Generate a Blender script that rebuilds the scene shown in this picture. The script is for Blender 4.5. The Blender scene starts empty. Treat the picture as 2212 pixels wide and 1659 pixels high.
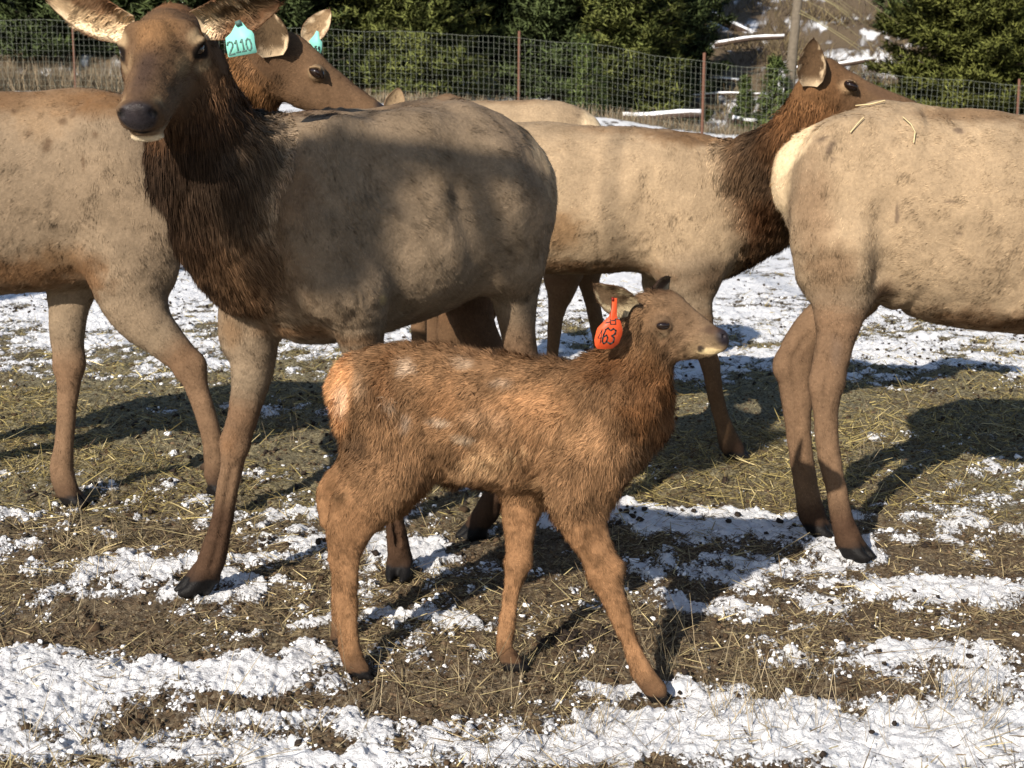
import bpy, math, random
import numpy as np
F32 = np.float32
random.seed(7)
rng = np.random.default_rng(11)
scene = bpy.context.scene
col = scene.collection

# ------------------------------------------------------------------ camera, sky, sun, exposure
CAM_H, FOC, CX, CY = 1.45, 3200.0, 1106.0, 829.5          # focal length in units of a 2212 px wide frame
PITCH = math.atan((CY - 215.0) / FOC)
cam = bpy.data.cameras.new('camera'); camo = bpy.data.objects.new('camera', cam); col.objects.link(camo)
cam.sensor_width = 36.0; cam.lens = 36.0 * FOC / 2212.0; cam.clip_start = 0.05; cam.clip_end = 2000
camo.location = (0, 0, CAM_H); camo.rotation_euler = (math.pi / 2 - PITCH, 0, 0)
scene.camera = camo
cam.dof.use_dof = True; cam.dof.focus_distance = 4.2; cam.dof.aperture_fstop = 11.0
SUN_EL = math.radians(29.0); SH = np.array([0.47, 0.88]); SH /= np.linalg.norm(SH)   # SH: ground direction in which shadows fall
world = bpy.data.worlds.new('World'); scene.world = world; world.use_nodes = True
nt = world.node_tree; nt.nodes.clear()
sky = nt.nodes.new('ShaderNodeTexSky'); sky.sky_type = 'NISHITA'; sky.sun_disc = False
sky.sun_elevation = SUN_EL; sky.sun_rotation = math.atan2(-SH[0], -SH[1]) ; sky.altitude = 700
bg = nt.nodes.new('ShaderNodeBackground'); bg.inputs['Strength'].default_value = 0.092
wo = nt.nodes.new('ShaderNodeOutputWorld')
nt.links.new(sky.outputs[0], bg.inputs[0]); nt.links.new(bg.outputs[0], wo.inputs[0])
sl = bpy.data.lights.new('sun', 'SUN'); sl.energy = 5.0; sl.angle = math.radians(0.6); sl.color = (1.0, 0.91, 0.79)
so = bpy.data.objects.new('sun', sl); col.objects.link(so)
from mathutils import Vector, Matrix
sdir = Vector((SH[0] * math.cos(SUN_EL), SH[1] * math.cos(SUN_EL), -math.sin(SUN_EL)))
so.rotation_euler = sdir.to_track_quat('-Z', 'Y').to_euler()
scene.view_settings.view_transform = 'Standard'; scene.view_settings.look = 'None'
scene.view_settings.exposure = 0.45; scene.view_settings.gamma = 1.0
scene.cycles.max_bounces = 5; scene.cycles.diffuse_bounces = 3; scene.cycles.glossy_bounces = 2
scene.cycles.transparent_max_bounces = 4

# ------------------------------------------------------------------ helpers
cp, sp = math.cos(PITCH), math.sin(PITCH)
def A3(*a): return np.array(a, dtype=np.float64)
def PX(u, v, Y):
    """world point that stands at distance Y in front of the camera foot"""
    a = (u - CX) / FOC; b = -(v - CY) / FOC
    d = A3(a, cp + b * sp, -sp + b * cp)
    return A3(0, 0, CAM_H) + d * (Y / d[1])
def MPP(P): return ((P[1]) * cp - (P[2] - CAM_H) * sp) / FOC          # metres per pixel at a point
def GY(v, z=0.0):
    ang = PITCH + math.atan((v - CY) / FOC)
    return (CAM_H - z) / math.tan(ang)
def unit(v):
    v = np.asarray(v, float); return v / max(np.linalg.norm(v), 1e-9)
def rows(v): return v / np.maximum(np.linalg.norm(v, axis=1, keepdims=True), 1e-9)

def _h(ix, iy, iz, s):
    h = (ix.astype(np.int64) * 374761393 + iy.astype(np.int64) * 668265263 + iz.astype(np.int64) * 2147483647 + s * 974634777) & 0xFFFFFFFF
    h = ((h ^ (h >> 13)) * 1274126177) & 0xFFFFFFFF
    h = ((h ^ (h >> 15)) * 2246822519) & 0xFFFFFFFF
    return ((h ^ (h >> 16)) & 0xFFFF).astype(F32) / 32767.5 - 1.0
def noise3(x, y, z, s=0):
    x0, y0, z0 = np.floor(x), np.floor(y), np.floor(z)
    fx, fy, fz = (x - x0).astype(F32), (y - y0).astype(F32), (z - z0).astype(F32)
    fx = fx * fx * (3 - 2 * fx); fy = fy * fy * (3 - 2 * fy); fz = fz * fz * (3 - 2 * fz)
    r = 0
    for dx in (0, 1):
        for dy in (0, 1):
            for dz in (0, 1):
                w = (fx if dx else 1 - fx) * (fy if dy else 1 - fy) * (fz if dz else 1 - fz)
                r = r + w * _h(x0 + dx, y0 + dy, z0 + dz, s)
    return r
def noise2(x, y, s=0):
    x0, y0 = np.floor(x), np.floor(y); z = np.zeros_like(x0)
    fx, fy = (x - x0).astype(F32), (y - y0).astype(F32)
    fx = fx * fx * (3 - 2 * fx); fy = fy * fy * (3 - 2 * fy)
    r = 0
    for dx in (0, 1):
        for dy in (0, 1):
            r = r + (fx if dx else 1 - fx) * (fy if dy else 1 - fy) * _h(x0 + dx, y0 + dy, z, s)
    return r
def fbm2(x, y, o=4, s=0):
    r = 0; a = 1; t = 0
    for k in range(o):
        r = r + a * noise2(x * 2 ** k + 17.3 * k, y * 2 ** k - 9.1 * k, s + k); t += a; a *= 0.55
    return r / t * 1.6
def sstep(a, b, x):
    t = np.clip((x - a) / (b - a), 0, 1); return t * t * (3 - 2 * t)

def tag(o, label=None, cat=None, group=None, kind=None):
    if label: o['label'] = label
    if cat: o['category'] = cat
    if group: o['group'] = group
    if kind: o['kind'] = kind
    return o
def empty(name, loc):
    o = bpy.data.objects.new(name, None); o.location = tuple(loc); col.objects.link(o); o.empty_display_size = 0.2
    return o
def mesh_obj(name, V, Fs, mat, parent=None, C=None, N=None, smooth=True, origin=None):
    """V (n,3); Fs list of int arrays (m,k) ; C (n,3) colours; N (n,3) custom normals"""
    V = np.asarray(V, np.float64)
    if parent is not None: off = A3(*parent.matrix_basis.translation) if parent.parent is None else A3(*parent.matrix_basis.translation) + A3(*parent.parent.matrix_basis.translation)
    else: off = A3(0, 0, 0)
    org = A3(0, 0, 0) if origin is None else np.asarray(origin, float) - off
    V = V - off - org
    if not isinstance(Fs, (list, tuple)): Fs = [Fs]
    Fs = [np.asarray(f, np.int32) for f in Fs if len(f)]
    me = bpy.data.meshes.new(name)
    me.vertices.add(len(V)); me.vertices.foreach_set('co', V.astype(F32).ravel())
    loops = np.concatenate([f.ravel() for f in Fs]); cnt = np.concatenate([np.full(len(f), f.shape[1], np.int32) for f in Fs])
    me.loops.add(len(loops)); me.loops.foreach_set('vertex_index', loops)
    me.polygons.add(len(cnt)); me.polygons.foreach_set('loop_start', np.concatenate([[0], np.cumsum(cnt)[:-1]]).astype(np.int32))
    if smooth: me.polygons.foreach_set('use_smooth', np.ones(len(cnt), bool))
    me.update(calc_edges=True)
    if C is not None:
        at = me.color_attributes.new('Col', 'FLOAT_COLOR', 'POINT')
        c4 = np.ones((len(V), 4), F32); c4[:, :3] = C[:, :3]
        if C.shape[1] > 3: c4[:, 3] = C[:, 3]
        at.data.foreach_set('color', c4.ravel())
    if N is not None: me.normals_split_custom_set_from_vertices(N.astype(F32))
    if mat: me.materials.append(mat)
    o = bpy.data.objects.new(name, me); col.objects.link(o); o.location = tuple(org)
    if parent is not None: o.parent = parent
    return o

def new_mat(name):
    m = bpy.data.materials.new(name); m.use_nodes = True
    n = m.node_tree; b = n.nodes['Principled BSDF']; return m, n, b
def simple_mat(name, c, rough=0.7, noise=0.0, scale=20, spec=0.3, bump=0.0):
    m, n, b = new_mat(name)
    b.inputs['Base Color'].default_value = (*c, 1); b.inputs['Roughness'].default_value = rough; b.inputs['Specular IOR Level'].default_value = spec
    if noise or bump:
        t = n.nodes.new('ShaderNodeTexNoise'); t.inputs['Scale'].default_value = scale; t.inputs['Detail'].default_value = 6
        tc = n.nodes.new('ShaderNodeTexCoord'); n.links.new(tc.outputs['Object'], t.inputs['Vector'])
        mr = n.nodes.new('ShaderNodeMapRange'); mr.inputs['To Min'].default_value = 1 - noise; mr.inputs['To Max'].default_value = 1 + noise
        n.links.new(t.outputs[0], mr.inputs[0])
        mx = n.nodes.new('ShaderNodeVectorMath'); mx.operation = 'SCALE'; mx.inputs[0].default_value = c
        n.links.new(mr.outputs[0], mx.inputs['Scale']); n.links.new(mx.outputs[0], b.inputs['Base Color'])
        if bump:
            bm = n.nodes.new('ShaderNodeBump'); bm.inputs['Strength'].default_value = bump; bm.inputs['Distance'].default_value = 0.02
            n.links.new(t.outputs[0], bm.inputs['Height']); n.links.new(bm.outputs[0], b.inputs['Normal'])
    return m
def attr_mat(name, rough=0.8, spec=0.2, nscale=60, namt=0.25, bump=0.0, bdist=0.01, sheen=0.0, gloss_alpha=False, sub=0.0):
    m, n, b = new_mat(name)
    at = n.nodes.new('ShaderNodeAttribute'); at.attribute_name = 'Col'
    b.inputs['Roughness'].default_value = rough; b.inputs['Specular IOR Level'].default_value = spec
    t = n.nodes.new('ShaderNodeTexNoise'); t.inputs['Scale'].default_value = nscale; t.inputs['Detail'].default_value = 5; t.inputs['Roughness'].default_value = 0.65
    tc = n.nodes.new('ShaderNodeTexCoord'); n.links.new(tc.outputs['Object'], t.inputs['Vector'])
    mr = n.nodes.new('ShaderNodeMapRange'); mr.inputs['From Min'].default_value = 0.25; mr.inputs['From Max'].default_value = 0.75
    mr.inputs['To Min'].default_value = 1 - namt; mr.inputs['To Max'].default_value = 1 + namt; n.links.new(t.outputs[0], mr.inputs[0])
    mx = n.nodes.new('ShaderNodeVectorMath'); mx.operation = 'SCALE'; n.links.new(at.outputs['Color'], mx.inputs[0]); n.links.new(mr.outputs[0], mx.inputs['Scale'])
    n.links.new(mx.outputs[0], b.inputs['Base Color'])
    if gloss_alpha: n.links.new(at.outputs['Alpha'], b.inputs['Roughness'])
    if bump:
        bm = n.nodes.new('ShaderNodeBump'); bm.inputs['Strength'].default_value = bump; bm.inputs['Distance'].default_value = bdist
        n.links.new(t.outputs[0], bm.inputs['Height']); n.links.new(bm.outputs[0], b.inputs['Normal'])
    return m

M_skin = attr_mat('coat_skin', 0.85, 0.12, 90, 0.22, 0.5, 0.006, gloss_alpha=True)
M_fur = attr_mat('coat_hair', 0.75, 0.10, 45, 0.16)
M_straw = attr_mat('straw_mat', 0.7, 0.2, 30, 0.2)
M_leaf = attr_mat('needle_mat', 0.7, 0.15, 3, 0.25)
M_eye = simple_mat('eye_gloss', (0.012, 0.006, 0.004), 0.06, spec=0.6)
M_tagteal = simple_mat('tag_teal', (0.24, 0.63, 0.54), 0.5, 0.22, 38)
M_tagred = simple_mat('tag_orange', (0.66, 0.085, 0.025), 0.45, 0.25, 40)
M_ink = simple_mat('tag_ink', (0.02, 0.03, 0.03), 0.6)
M_inkfade = simple_mat('tag_ink_faded', (0.09, 0.17, 0.15), 0.6)
M_bark = simple_mat('bark', (0.10, 0.078, 0.058), 0.9, 0.4, 14, bump=0.6)
M_post = simple_mat('rusty_steel_post', (0.13, 0.062, 0.040), 0.8, 0.3, 12)
M_postgrey = simple_mat('grey_post_wood', (0.20, 0.18, 0.16), 0.85, 0.3, 12)
M_wire = simple_mat('galvanised_wire', (0.19, 0.205, 0.165), 0.45, 0.2, 5)
M_dung = simple_mat('dung', (0.022, 0.014, 0.009), 0.8, 0.4, 50, bump=0.5)

# ------------------------------------------------------------------ terrain
def basez(x): return np.interp(x, [-60, -16.4, 0.2, 6.0, 16.4, 60], [2.6, 1.8, 0.95, 0.36, -0.35, -1.5])
def terrain(x, y):
    x = np.asarray(x, float); y = np.asarray(y, float)
    f = sstep(9, 47, y); z = f * basez(np.clip(x * 47 / np.maximum(y, 20), -60, 60))
    r = np.clip(y - 51, 0, None); z = z + np.where(r < 45, r * 0.245, 45 * 0.245 + (r - 45) * 0.1) * sstep(51, 58, y)
    z = z + sstep(25, 70, y) * 0.5 * fbm2(x * 0.12, y * 0.12, 3, 91)
    return z
SNOW = [  # (u, v, ru, rv, strength)
 (90,1440,230,50,.9),(60,1530,190,75,1.0),(330,1480,300,32,.75),(520,1455,170,22,.6),(60,1625,160,22,.5),
 (1500,1610,560,52,1.1),(1900,1600,420,70,1.0),(1150,1640,160,20,.8),(1330,1500,150,22,.45),(500,1640,260,18,.75),(830,1650,260,12,.6),
 (1880,1425,270,32,.65),(2130,1480,170,60,.7),(880,1345,140,16,.75),(700,1358,60,12,.5),(330,1235,190,22,.7),(560,1215,120,14,.5),
 (780,1190,240,30,.75),(900,1230,130,16,.5),(450,1375,110,12,.45),(1500,1135,230,42,.7),(1330,1100,110,24,.5),(1820,1215,110,24,.8),
 (2060,1290,220,30,.65),(1560,1320,110,16,.5),(1650,1235,120,18,.4),(1400,1240,60,12,.3),(2080,1120,190,24,.5),(1650,1390,90,12,.35),
 (2170,1020,110,10,.35),(1130,1130,110,20,.35),(470,1300,50,16,.35),(1950,1180,90,16,.3)]
BARE = [(800,1520,330,38,.6),(250,1350,260,34,.45),(1230,1390,230,46,.5),(1100,1290,180,34,.45),(150,1180,220,36,.35),(1950,1370,200,18,.3),(1500,1440,150,20,.3),
 (1980,1240,160,18,.3),(1400,1180,120,12,.2),(330,1560,170,20,.45),(1050,1580,60,30,.3)]
def _ell(lst):
    out = []
    for (u, v, ru, rv, s) in lst:
        y = GY(v); P = PX(u, v, y); out.append((P[0], y, ru * MPP(P), max(0.5 * (GY(v - rv) - GY(v + rv)), 0.03), s))
    return out
SN, BR = _ell(SNOW), _ell(BARE)
def ground(x, y):
    """returns z, snow factor 0..1, dampness"""
    x = np.asarray(x, F32); y = np.asarray(y, F32)
    m = np.interp(y, [0, 3.2, 5.0, 5.5, 7.2, 8.2, 11, 40, 60], [.30, .35, .35, .17, .12, .60, .76, .80, .34]).astype(F32)
    for (cx, cy, rx, ry, s) in SN: m = m + s * .62 * np.exp(-((x - cx) / rx) ** 2 - ((y - cy) / ry) ** 2)
    for (cx, cy, rx, ry, s) in BR: m = m - s * .55 * np.exp(-((x - cx) / rx) ** 2 - ((y - cy) / ry) ** 2)
    n1 = fbm2(x * 2.2, y * 2.6, 5, 3)
    nw = 1 - sstep(11, 20, y); n2 = nw * fbm2(x * 16, y * 13, 4, 31) + (1 - nw) * fbm2(x * 3.2, y * 1.3, 3, 32)
    n1 = np.where(y > 48, 1.5 * fbm2(x * .55, y * .45, 4, 33), n1)
    q = m + 0.30 * n1 + 0.31 * n2 + 0.13 * nw * fbm2(x * 6.3, y * 7.5, 3, 35)
    snow = sstep(0.46, 0.60, q)
    near = 1 - sstep(9, 16, y)
    lump = np.abs(fbm2(x * 14, y * 14, 3, 57))
    lump2 = np.abs(fbm2(x * 38, y * 38, 3, 77))
    hz = 0.016 * fbm2(x * 3.1, y * 3.1, 3, 5) + near * (0.016 * lump * (1 - snow) + 0.007 * lump2 + snow * (0.006 + 0.013 * (1 - lump) + 0.009 * fbm2(x * 26, y * 26, 3, 8)))
    return terrain(x, y) + hz, snow, q
def ground_z(x, y): return ground(x, y)[0]

def build_ground():
    ys = [-60, -30, -15, -8, -4, -2, -1, 0, .8, 1.4, 1.8, 2.1, 2.3, 2.5, 2.65]
    y = 2.75
    while y < 12: ys.append(y); y *= 1.0021
    while y < 30: ys.append(y); y *= 1.006
    while y < 130: ys.append(y); y *= 1.012
    while y < 900: ys.append(y); y *= 1.15
    ys = np.array(ys)
    a = np.linspace(-0.56, 0.56, 1450)
    side = 0.56 + np.cumsum(np.linspace(0.003, 0.05, 60)); side2 = side[-1] + np.cumsum(np.linspace(0.1, 0.8, 14))
    a = np.concatenate([-side2[::-1], -side[::-1], a, side, side2])
    W = np.maximum(ys, 2.2)
    X = a[None, :] * W[:, None]; Y = np.repeat(ys[:, None], len(a), 1)
    z, s, q = ground(X.ravel(), Y.ravel())
    V = np.stack([X.ravel(), Y.ravel(), z], 1)
    ny, nx = X.shape; idx = np.arange(ny * nx).reshape(ny, nx)
    F = np.stack([idx[:-1, :-1], idx[:-1, 1:], idx[1:, 1:], idx[1:, :-1]], -1).reshape(-1, 4)
    m, n, b = new_mat('winter_pasture'); L = n.links.new
    at = n.nodes.new('ShaderNodeAttribute'); at.attribute_name = 'Col'
    sep = n.nodes.new('ShaderNodeSeparateColor'); L(at.outputs['Color'], sep.inputs[0])
    tc = n.nodes.new('ShaderNodeTexCoord')
    def nz(scale, det=6, rough=.6, dist=0.0):
        t = n.nodes.new('ShaderNodeTexNoise'); t.inputs['Scale'].default_value = scale; t.inputs['Detail'].default_value = det
        t.inputs['Roughness'].default_value = rough; t.inputs['Distortion'].default_value = dist; L(tc.outputs['Object'], t.inputs['Vector']); return t.outputs[0]
    def mr(src, a0, a1, b0, b1):
        r = n.nodes.new('ShaderNodeMapRange'); r.inputs[1].default_value = a0; r.inputs[2].default_value = a1; r.inputs[3].default_value = b0; r.inputs[4].default_value = b1; L(src, r.inputs[0]); return r.outputs[0]
    def mix(f, c1, c2):
        r = n.nodes.new('ShaderNodeMix'); r.data_type = 'RGBA'
        if isinstance(f, float): r.inputs[0].default_value = f
        else: L(f, r.inputs[0])
        for i, c in ((6, c1), (7, c2)):
            if isinstance(c, tuple): r.inputs[i].default_value = (*c, 1)
            else: L(c, r.inputs[i])
        return r.outputs[2]
    def mth(op, a_, b_):
        r = n.nodes.new('ShaderNodeMath'); r.operation = op
        for i, c in enumerate((a_, b_)):
            if isinstance(c, (int, float)): r.inputs[i].default_value = c
            else: L(c, r.inputs[i])
        return r.outputs[0]
    fine = nz(85, 8, .7); mid = nz(22, 6, .65); big = nz(3.0, 5, .6); grit = nz(230, 4, .7)
    dirt = mix(mr(mid, .35, .65, 0, 1), (0.055, 0.036, 0.022), (0.165, 0.12, 0.072))
    dirt = mix(mr(fine, .50, .66, 0, .85), dirt, (0.34, 0.28, 0.19))
    dirt = mix(mr(grit, .56, .66, 0, .7), dirt, (0.020, 0.014, 0.010))
    olive = mix(mr(fine, .38, .62, 0, 1), (0.070, 0.056, 0.032), (0.33, 0.29, 0.175))
    olive = mix(mr(grit, .55, .66, 0, .8), olive, (0.035, 0.028, 0.016))
    base = mix(sep.outputs[1], dirt, olive)                      # G: trampled hay zone
    snowc = mix(mr(mid, .3, .7, 0, 1), (0.74, 0.75, 0.78), (0.90, 0.90, 0.90))
    snowc = mix(mr(grit, .66, .76, 0, .6), snowc, (0.30, 0.24, 0.17))
    qq = mth('ADD', sep.outputs[0], mr(fine, .3, .7, -0.24, 0.24)); qq = mth('ADD', qq, mr(grit, .3, .7, -0.06, .06))
    sf = mr(qq, .47, .56, 0, 1)
    L(mix(sf, base, snowc), b.inputs['Base Color'])
    b.inputs['Roughness'].default_value = 0.85; b.inputs['Specular IOR Level'].default_value = 0.2
    h = mth('ADD', mth('MULTIPLY', fine, 1.0), mth('MULTIPLY', grit, .5)); h = mth('ADD', h, mth('MULTIPLY', sf, .7))
    bm = n.nodes.new('ShaderNodeBump'); bm.inputs['Strength'].default_value = 0.9; bm.inputs['Distance'].default_value = 0.012; L(h, bm.inputs['Height']); L(bm.outputs[0], b.inputs['Normal'])
    C = np.zeros((len(V), 3), F32); C[:, 0] = np.clip(q, 0, 1)
    yy = V[:, 1]; C[:, 1] = np.clip(np.interp(yy, [4.6, 5.6, 8.5, 11, 40, 48], [0, 1, 1, .4, .4, -.6]) + .35 * fbm2(V[:, 0] * 1.5, yy * 1.5, 3, 13), 0, 1)
    o = mesh_obj('pasture_ground', V, F, m, C=C); tag(o, kind='structure')
build_ground()

# ------------------------------------------------------------------ organic bodies: smooth-blended elliptic chains, surfaced with surface nets
def catmull(arr, sub):
    n = len(arr); out = []
    for i in range(n - 1):
        p0 = arr[max(i - 1, 0)]; p1 = arr[i]; p2 = arr[i + 1]; p3 = arr[min(i + 2, n - 1)]
        for k in range(sub):
            t = k / sub
            out.append(0.5 * ((2 * p1) + (p2 - p0) * t + (2 * p0 - 5 * p1 + 4 * p2 - p3) * t * t + (3 * p1 - p0 - 3 * p2 + p3) * t ** 3))
    out.append(arr[-1]); return np.array(out)

class Body:
    def __init__(s, lat, heading, voxel):
        s.lat = unit(lat); s.heading = unit(heading); s.vox = voxel; s.chains = []; s.paints = []; s.mud = .03
    def chain(s, nodes, k=0.03, op='add', lat=None, sub=3, flow=1.0, cap=9.0, down=0.0):
        """nodes: (pos3, r_plane, r_lateral, colour3, hair length)"""
        arr = np.array([[*nd[0], nd[1], nd[2], *nd[3], nd[4]] for nd in nodes], float)
        if len(arr) == 1: arr = np.vstack([arr, arr]); arr[1, :3] += 1e-4
        elif sub > 1: arr = catmull(arr, sub)
        arr[:, 3:5] = np.maximum(arr[:, 3:5], 0.001)
        s.chains.append(dict(a=arr, k=k, op=op, lat=s.lat if lat is None else unit(lat), flow=flow, cap=cap, down=down))
    def ball(s, P, r, colr, ln=0.0, k=0.01, op='add', axis=None, **kw):
        """ellipsoid: r = (along axis, plane, lateral)"""
        if np.isscalar(r): r = (r, r, r)
        ax = s.heading if axis is None else unit(axis)
        e = 1e-4
        s.chain([(P - ax * e, r[1], r[2], colr, ln), (P + ax * e, r[1], r[2], colr, ln)], k=k, op=op, sub=1, cap=r[0], **kw)
    def frames(s, c):
        a = c['a']
        for i in range(len(a) - 1):
            p, q = a[i], a[i + 1]; d = q[:3] - p[:3]; L = np.linalg.norm(d)
            if L < 1e-6: continue
            u = d / L; l = c['lat'] - np.dot(c['lat'], u) * u; l = unit(l); n = np.cross(u, l)
            yield p, q, u, l, n, L
    @staticmethod
    def dist(dx, dy, dz, p, q, u, l, n, L, cap):
        t0 = dx * F32(u[0]) + dy * F32(u[1]) + dz * F32(u[2])
        ql = dx * F32(l[0]) + dy * F32(l[1]) + dz * F32(l[2])
        qn = dx * F32(n[0]) + dy * F32(n[1]) + dz * F32(n[2])
        t = np.clip(t0 / F32(L), 0, 1); qa = t0 - t * F32(L)
        ra = F32(p[3]) + F32(q[3] - p[3]) * t; rb = F32(p[4]) + F32(q[4] - p[4]) * t
        rc = np.minimum(ra, F32(cap))
        x, y, z = qn / ra, ql / rb, qa / rc
        k0 = np.sqrt(x * x + y * y + z * z) + F32(1e-6)
        k1 = np.sqrt((x / ra) ** 2 + (y / rb) ** 2 + (z / rc) ** 2) + F32(1e-5)
        return k0 * (k0 - 1) / k1, t
    def surface(s):
        lo = np.array([9e9] * 3); hi = -lo
        for c in s.chains:
            if c['op'] != 'add': continue
            r = np.maximum(c['a'][:, 3], c['a'][:, 4])[:, None]
            lo = np.minimum(lo, (c['a'][:, :3] - r).min(0)); hi = np.maximum(hi, (c['a'][:, :3] + r).max(0))
        v = s.vox; lo -= 3 * v; hi += 3 * v
        n3 = np.ceil((hi - lo) / v).astype(int) + 1
        ax = [(lo[i] + np.arange(n3[i]) * v) for i in range(3)]
        D = np.full(n3, 0.5, F32)
        for c in s.chains:
            a = c['a']; r = np.maximum(a[:, 3], a[:, 4]).max(); m = max(3 * v, c['k'] * 1.1)
            rr = np.maximum(a[:, 3], a[:, 4])[:, None]
            b0 = (a[:, :3] - rr).min(0) - m; b1 = (a[:, :3] + rr).max(0) + m
            i0 = np.maximum(((b0 - lo) / v).astype(int), 0); i1 = np.minimum(((b1 - lo) / v).astype(int) + 2, n3)
            if np.any(i1 <= i0): continue
            E = np.full(i1 - i0, 0.5, F32)
            for p, q, u, l, n, L in s.frames(c):
                rs = max(p[3], p[4], q[3], q[4]) + m
                c0 = np.minimum(p[:3], q[:3]) - rs; c1 = np.maximum(p[:3], q[:3]) + rs
                j0 = np.maximum(((c0 - lo) / v).astype(int), i0); j1 = np.minimum(((c1 - lo) / v).astype(int) + 2, i1)
                if np.any(j1 <= j0): continue
                dx = (ax[0][j0[0]:j1[0]] - p[0]).astype(F32)[:, None, None]; dy = (ax[1][j0[1]:j1[1]] - p[1]).astype(F32)[None, :, None]; dz = (ax[2][j0[2]:j1[2]] - p[2]).astype(F32)[None, None, :]
                d, _ = s.dist(dx, dy, dz, p, q, u, l, n, L, c['cap'])
                sl_ = tuple(slice(j0[i] - i0[i], j1[i] - i0[i]) for i in range(3))
                E[sl_] = np.minimum(E[sl_], d)
            S = tuple(slice(i0[i], i1[i]) for i in range(3)); k = F32(max(c['k'], 1e-4)); A = D[S]
            if c['op'] == 'add':
                h = np.maximum(k - np.abs(A - E), 0) / k; D[S] = np.minimum(A, E) - h * h * k * F32(0.25)
            else:
                E = -E; h = np.maximum(k - np.abs(A - E), 0) / k; D[S] = np.maximum(A, E) + h * h * k * F32(0.25)
        # surface nets
        neg = D < 0
        cs = np.zeros(n3 - 1, np.uint8)
        for a_ in (0, 1):
            for b_ in (0, 1):
                for c_ in (0, 1): cs += neg[a_:n3[0] - 1 + a_, b_:n3[1] - 1 + b_, c_:n3[2] - 1 + c_]
        act = (cs > 0) & (cs < 8); cells = np.argwhere(act)
        vid = np.full(n3 - 1, -1, np.int32); vid[act] = np.arange(len(cells))
        corner = np.array([[i, j, k] for i in (0, 1) for j in (0, 1) for k in (0, 1)])
        vals = np.stack([D[cells[:, 0] + c[0], cells[:, 1] + c[1], cells[:, 2] + c[2]] for c in corner], 1)
        acc = np.zeros((len(cells), 3)); cnt = np.zeros(len(cells))
        for i in range(8):
            for j in range(i + 1, 8):
                if np.abs(corner[i] - corner[j]).sum() != 1: continue
                va, vb = vals[:, i], vals[:, j]; msk = (va < 0) != (vb < 0)
                t = np.where(msk, va / np.where(msk, va - vb, 1), 0)
                pt = corner[i][None] + t[:, None] * (corner[j] - corner[i])[None]
                acc += pt * msk[:, None]; cnt += msk
        V = lo + (cells + acc / cnt[:, None]) * v
        quads = []
        for axis in range(3):
            e = [slice(None)] * 3; f = [slice(None)] * 3; e[axis] = slice(0, -1); f[axis] = slice(1, None)
            sa, sb = neg[tuple(e)], neg[tuple(f)]; ed = np.argwhere(sa != sb)
            o1, o2 = (axis + 1) % 3, (axis + 2) % 3
            ed = ed[(ed[:, o1] > 0) & (ed[:, o2] > 0) & (ed[:, o1] < n3[o1] - 1) & (ed[:, o2] < n3[o2] - 1)]
            w = []
            for (x, y) in ((-1, -1), (0, -1), (0, 0), (-1, 0)):
                c = ed.copy(); c[:, o1] += x; c[:, o2] += y; w.append(vid[c[:, 0], c[:, 1], c[:, 2]])
            w = np.stack(w, 1); fl = ~sa[ed[:, 0], ed[:, 1], ed[:, 2]]
            w[fl] = w[fl][:, ::-1]; quads.append(w)
        return V, np.concatenate(quads)
    def attributes(s, V):
        n = len(V); W = np.zeros(n); C = np.zeros((n, 3)); Ln = np.zeros(n); Fl = np.zeros((n, 3)); best = np.full(n, 9.0); store = []
        for c in s.chains:
            if c['op'] != 'add': continue
            r = np.maximum(c['a'][:, 3], c['a'][:, 4])[:, None]
            b0 = (c['a'][:, :3] - r).min(0) - .06; b1 = (c['a'][:, :3] + r).max(0) + .06
            ii = np.nonzero(np.all((V > b0) & (V < b1), 1))[0]
            if not len(ii): continue
            Q = V[ii]; dm = np.full(len(ii), 9.0); cc = np.zeros((len(ii), 3)); ll = np.zeros(len(ii)); ff = np.zeros((len(ii), 3))
            for p, q, u, l, nn, L in s.frames(c):
                d, t = s.dist((Q[:, 0] - p[0]).astype(F32), (Q[:, 1] - p[1]).astype(F32), (Q[:, 2] - p[2]).astype(F32), p, q, u, l, nn, L, c['cap'])
                m = d < dm; dm[m] = d[m]; tt = t[m][:, None]
                cc[m] = p[5:8] + (q[5:8] - p[5:8]) * tt; ll[m] = p[8] + (q[8] - p[8]) * tt[:, 0]; ff[m] = u * c['flow'] + A3(0, 0, -c['down'])
            store.append((ii, dm, cc, ll, ff)); best[ii] = np.minimum(best[ii], dm)
        for ii, dm, cc, ll, ff in store:
            w = np.exp(-np.clip((dm - best[ii]) / (0.012 + .022 * (ll > .0155)), 0, 30)); W[ii] += w
            C[ii] += w[:, None] * cc; Ln[ii] += w * ll; Fl[ii] += w[:, None] * ff
        W = np.maximum(W, 1e-6); C /= W[:, None]; Ln /= W; Fl = rows(Fl)
        rough = np.full(n, 0.9)
        for (P, r, colr, st, soft, kw) in s.paints:
            r = np.broadcast_to(np.asarray(r, float), 3); R = kw.get('axes')
            q = V - P
            if R is not None: q = q @ np.asarray(R).T
            dd = np.sqrt(((q / r) ** 2).sum(1)); dd = dd + kw.get('noise', 0.12) * noise3(V[:, 0] * 45, V[:, 1] * 45, V[:, 2] * 45, 5)
            w = st * (1 - sstep(1 - soft, 1 + soft * .3, dd))
            C = C * (1 - w[:, None]) + np.array(colr) * w[:, None]
            if 'hair' in kw: Ln = Ln * (1 - w) + kw['hair'] * w
            if 'rough' in kw: rough = rough * (1 - w) + kw['rough'] * w
        return C, Ln, Fl, rough
    def paint(s, P, r, colr, st=1.0, soft=0.4, **kw): s.paints.append((P, r, colr, st, soft, kw))

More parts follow.
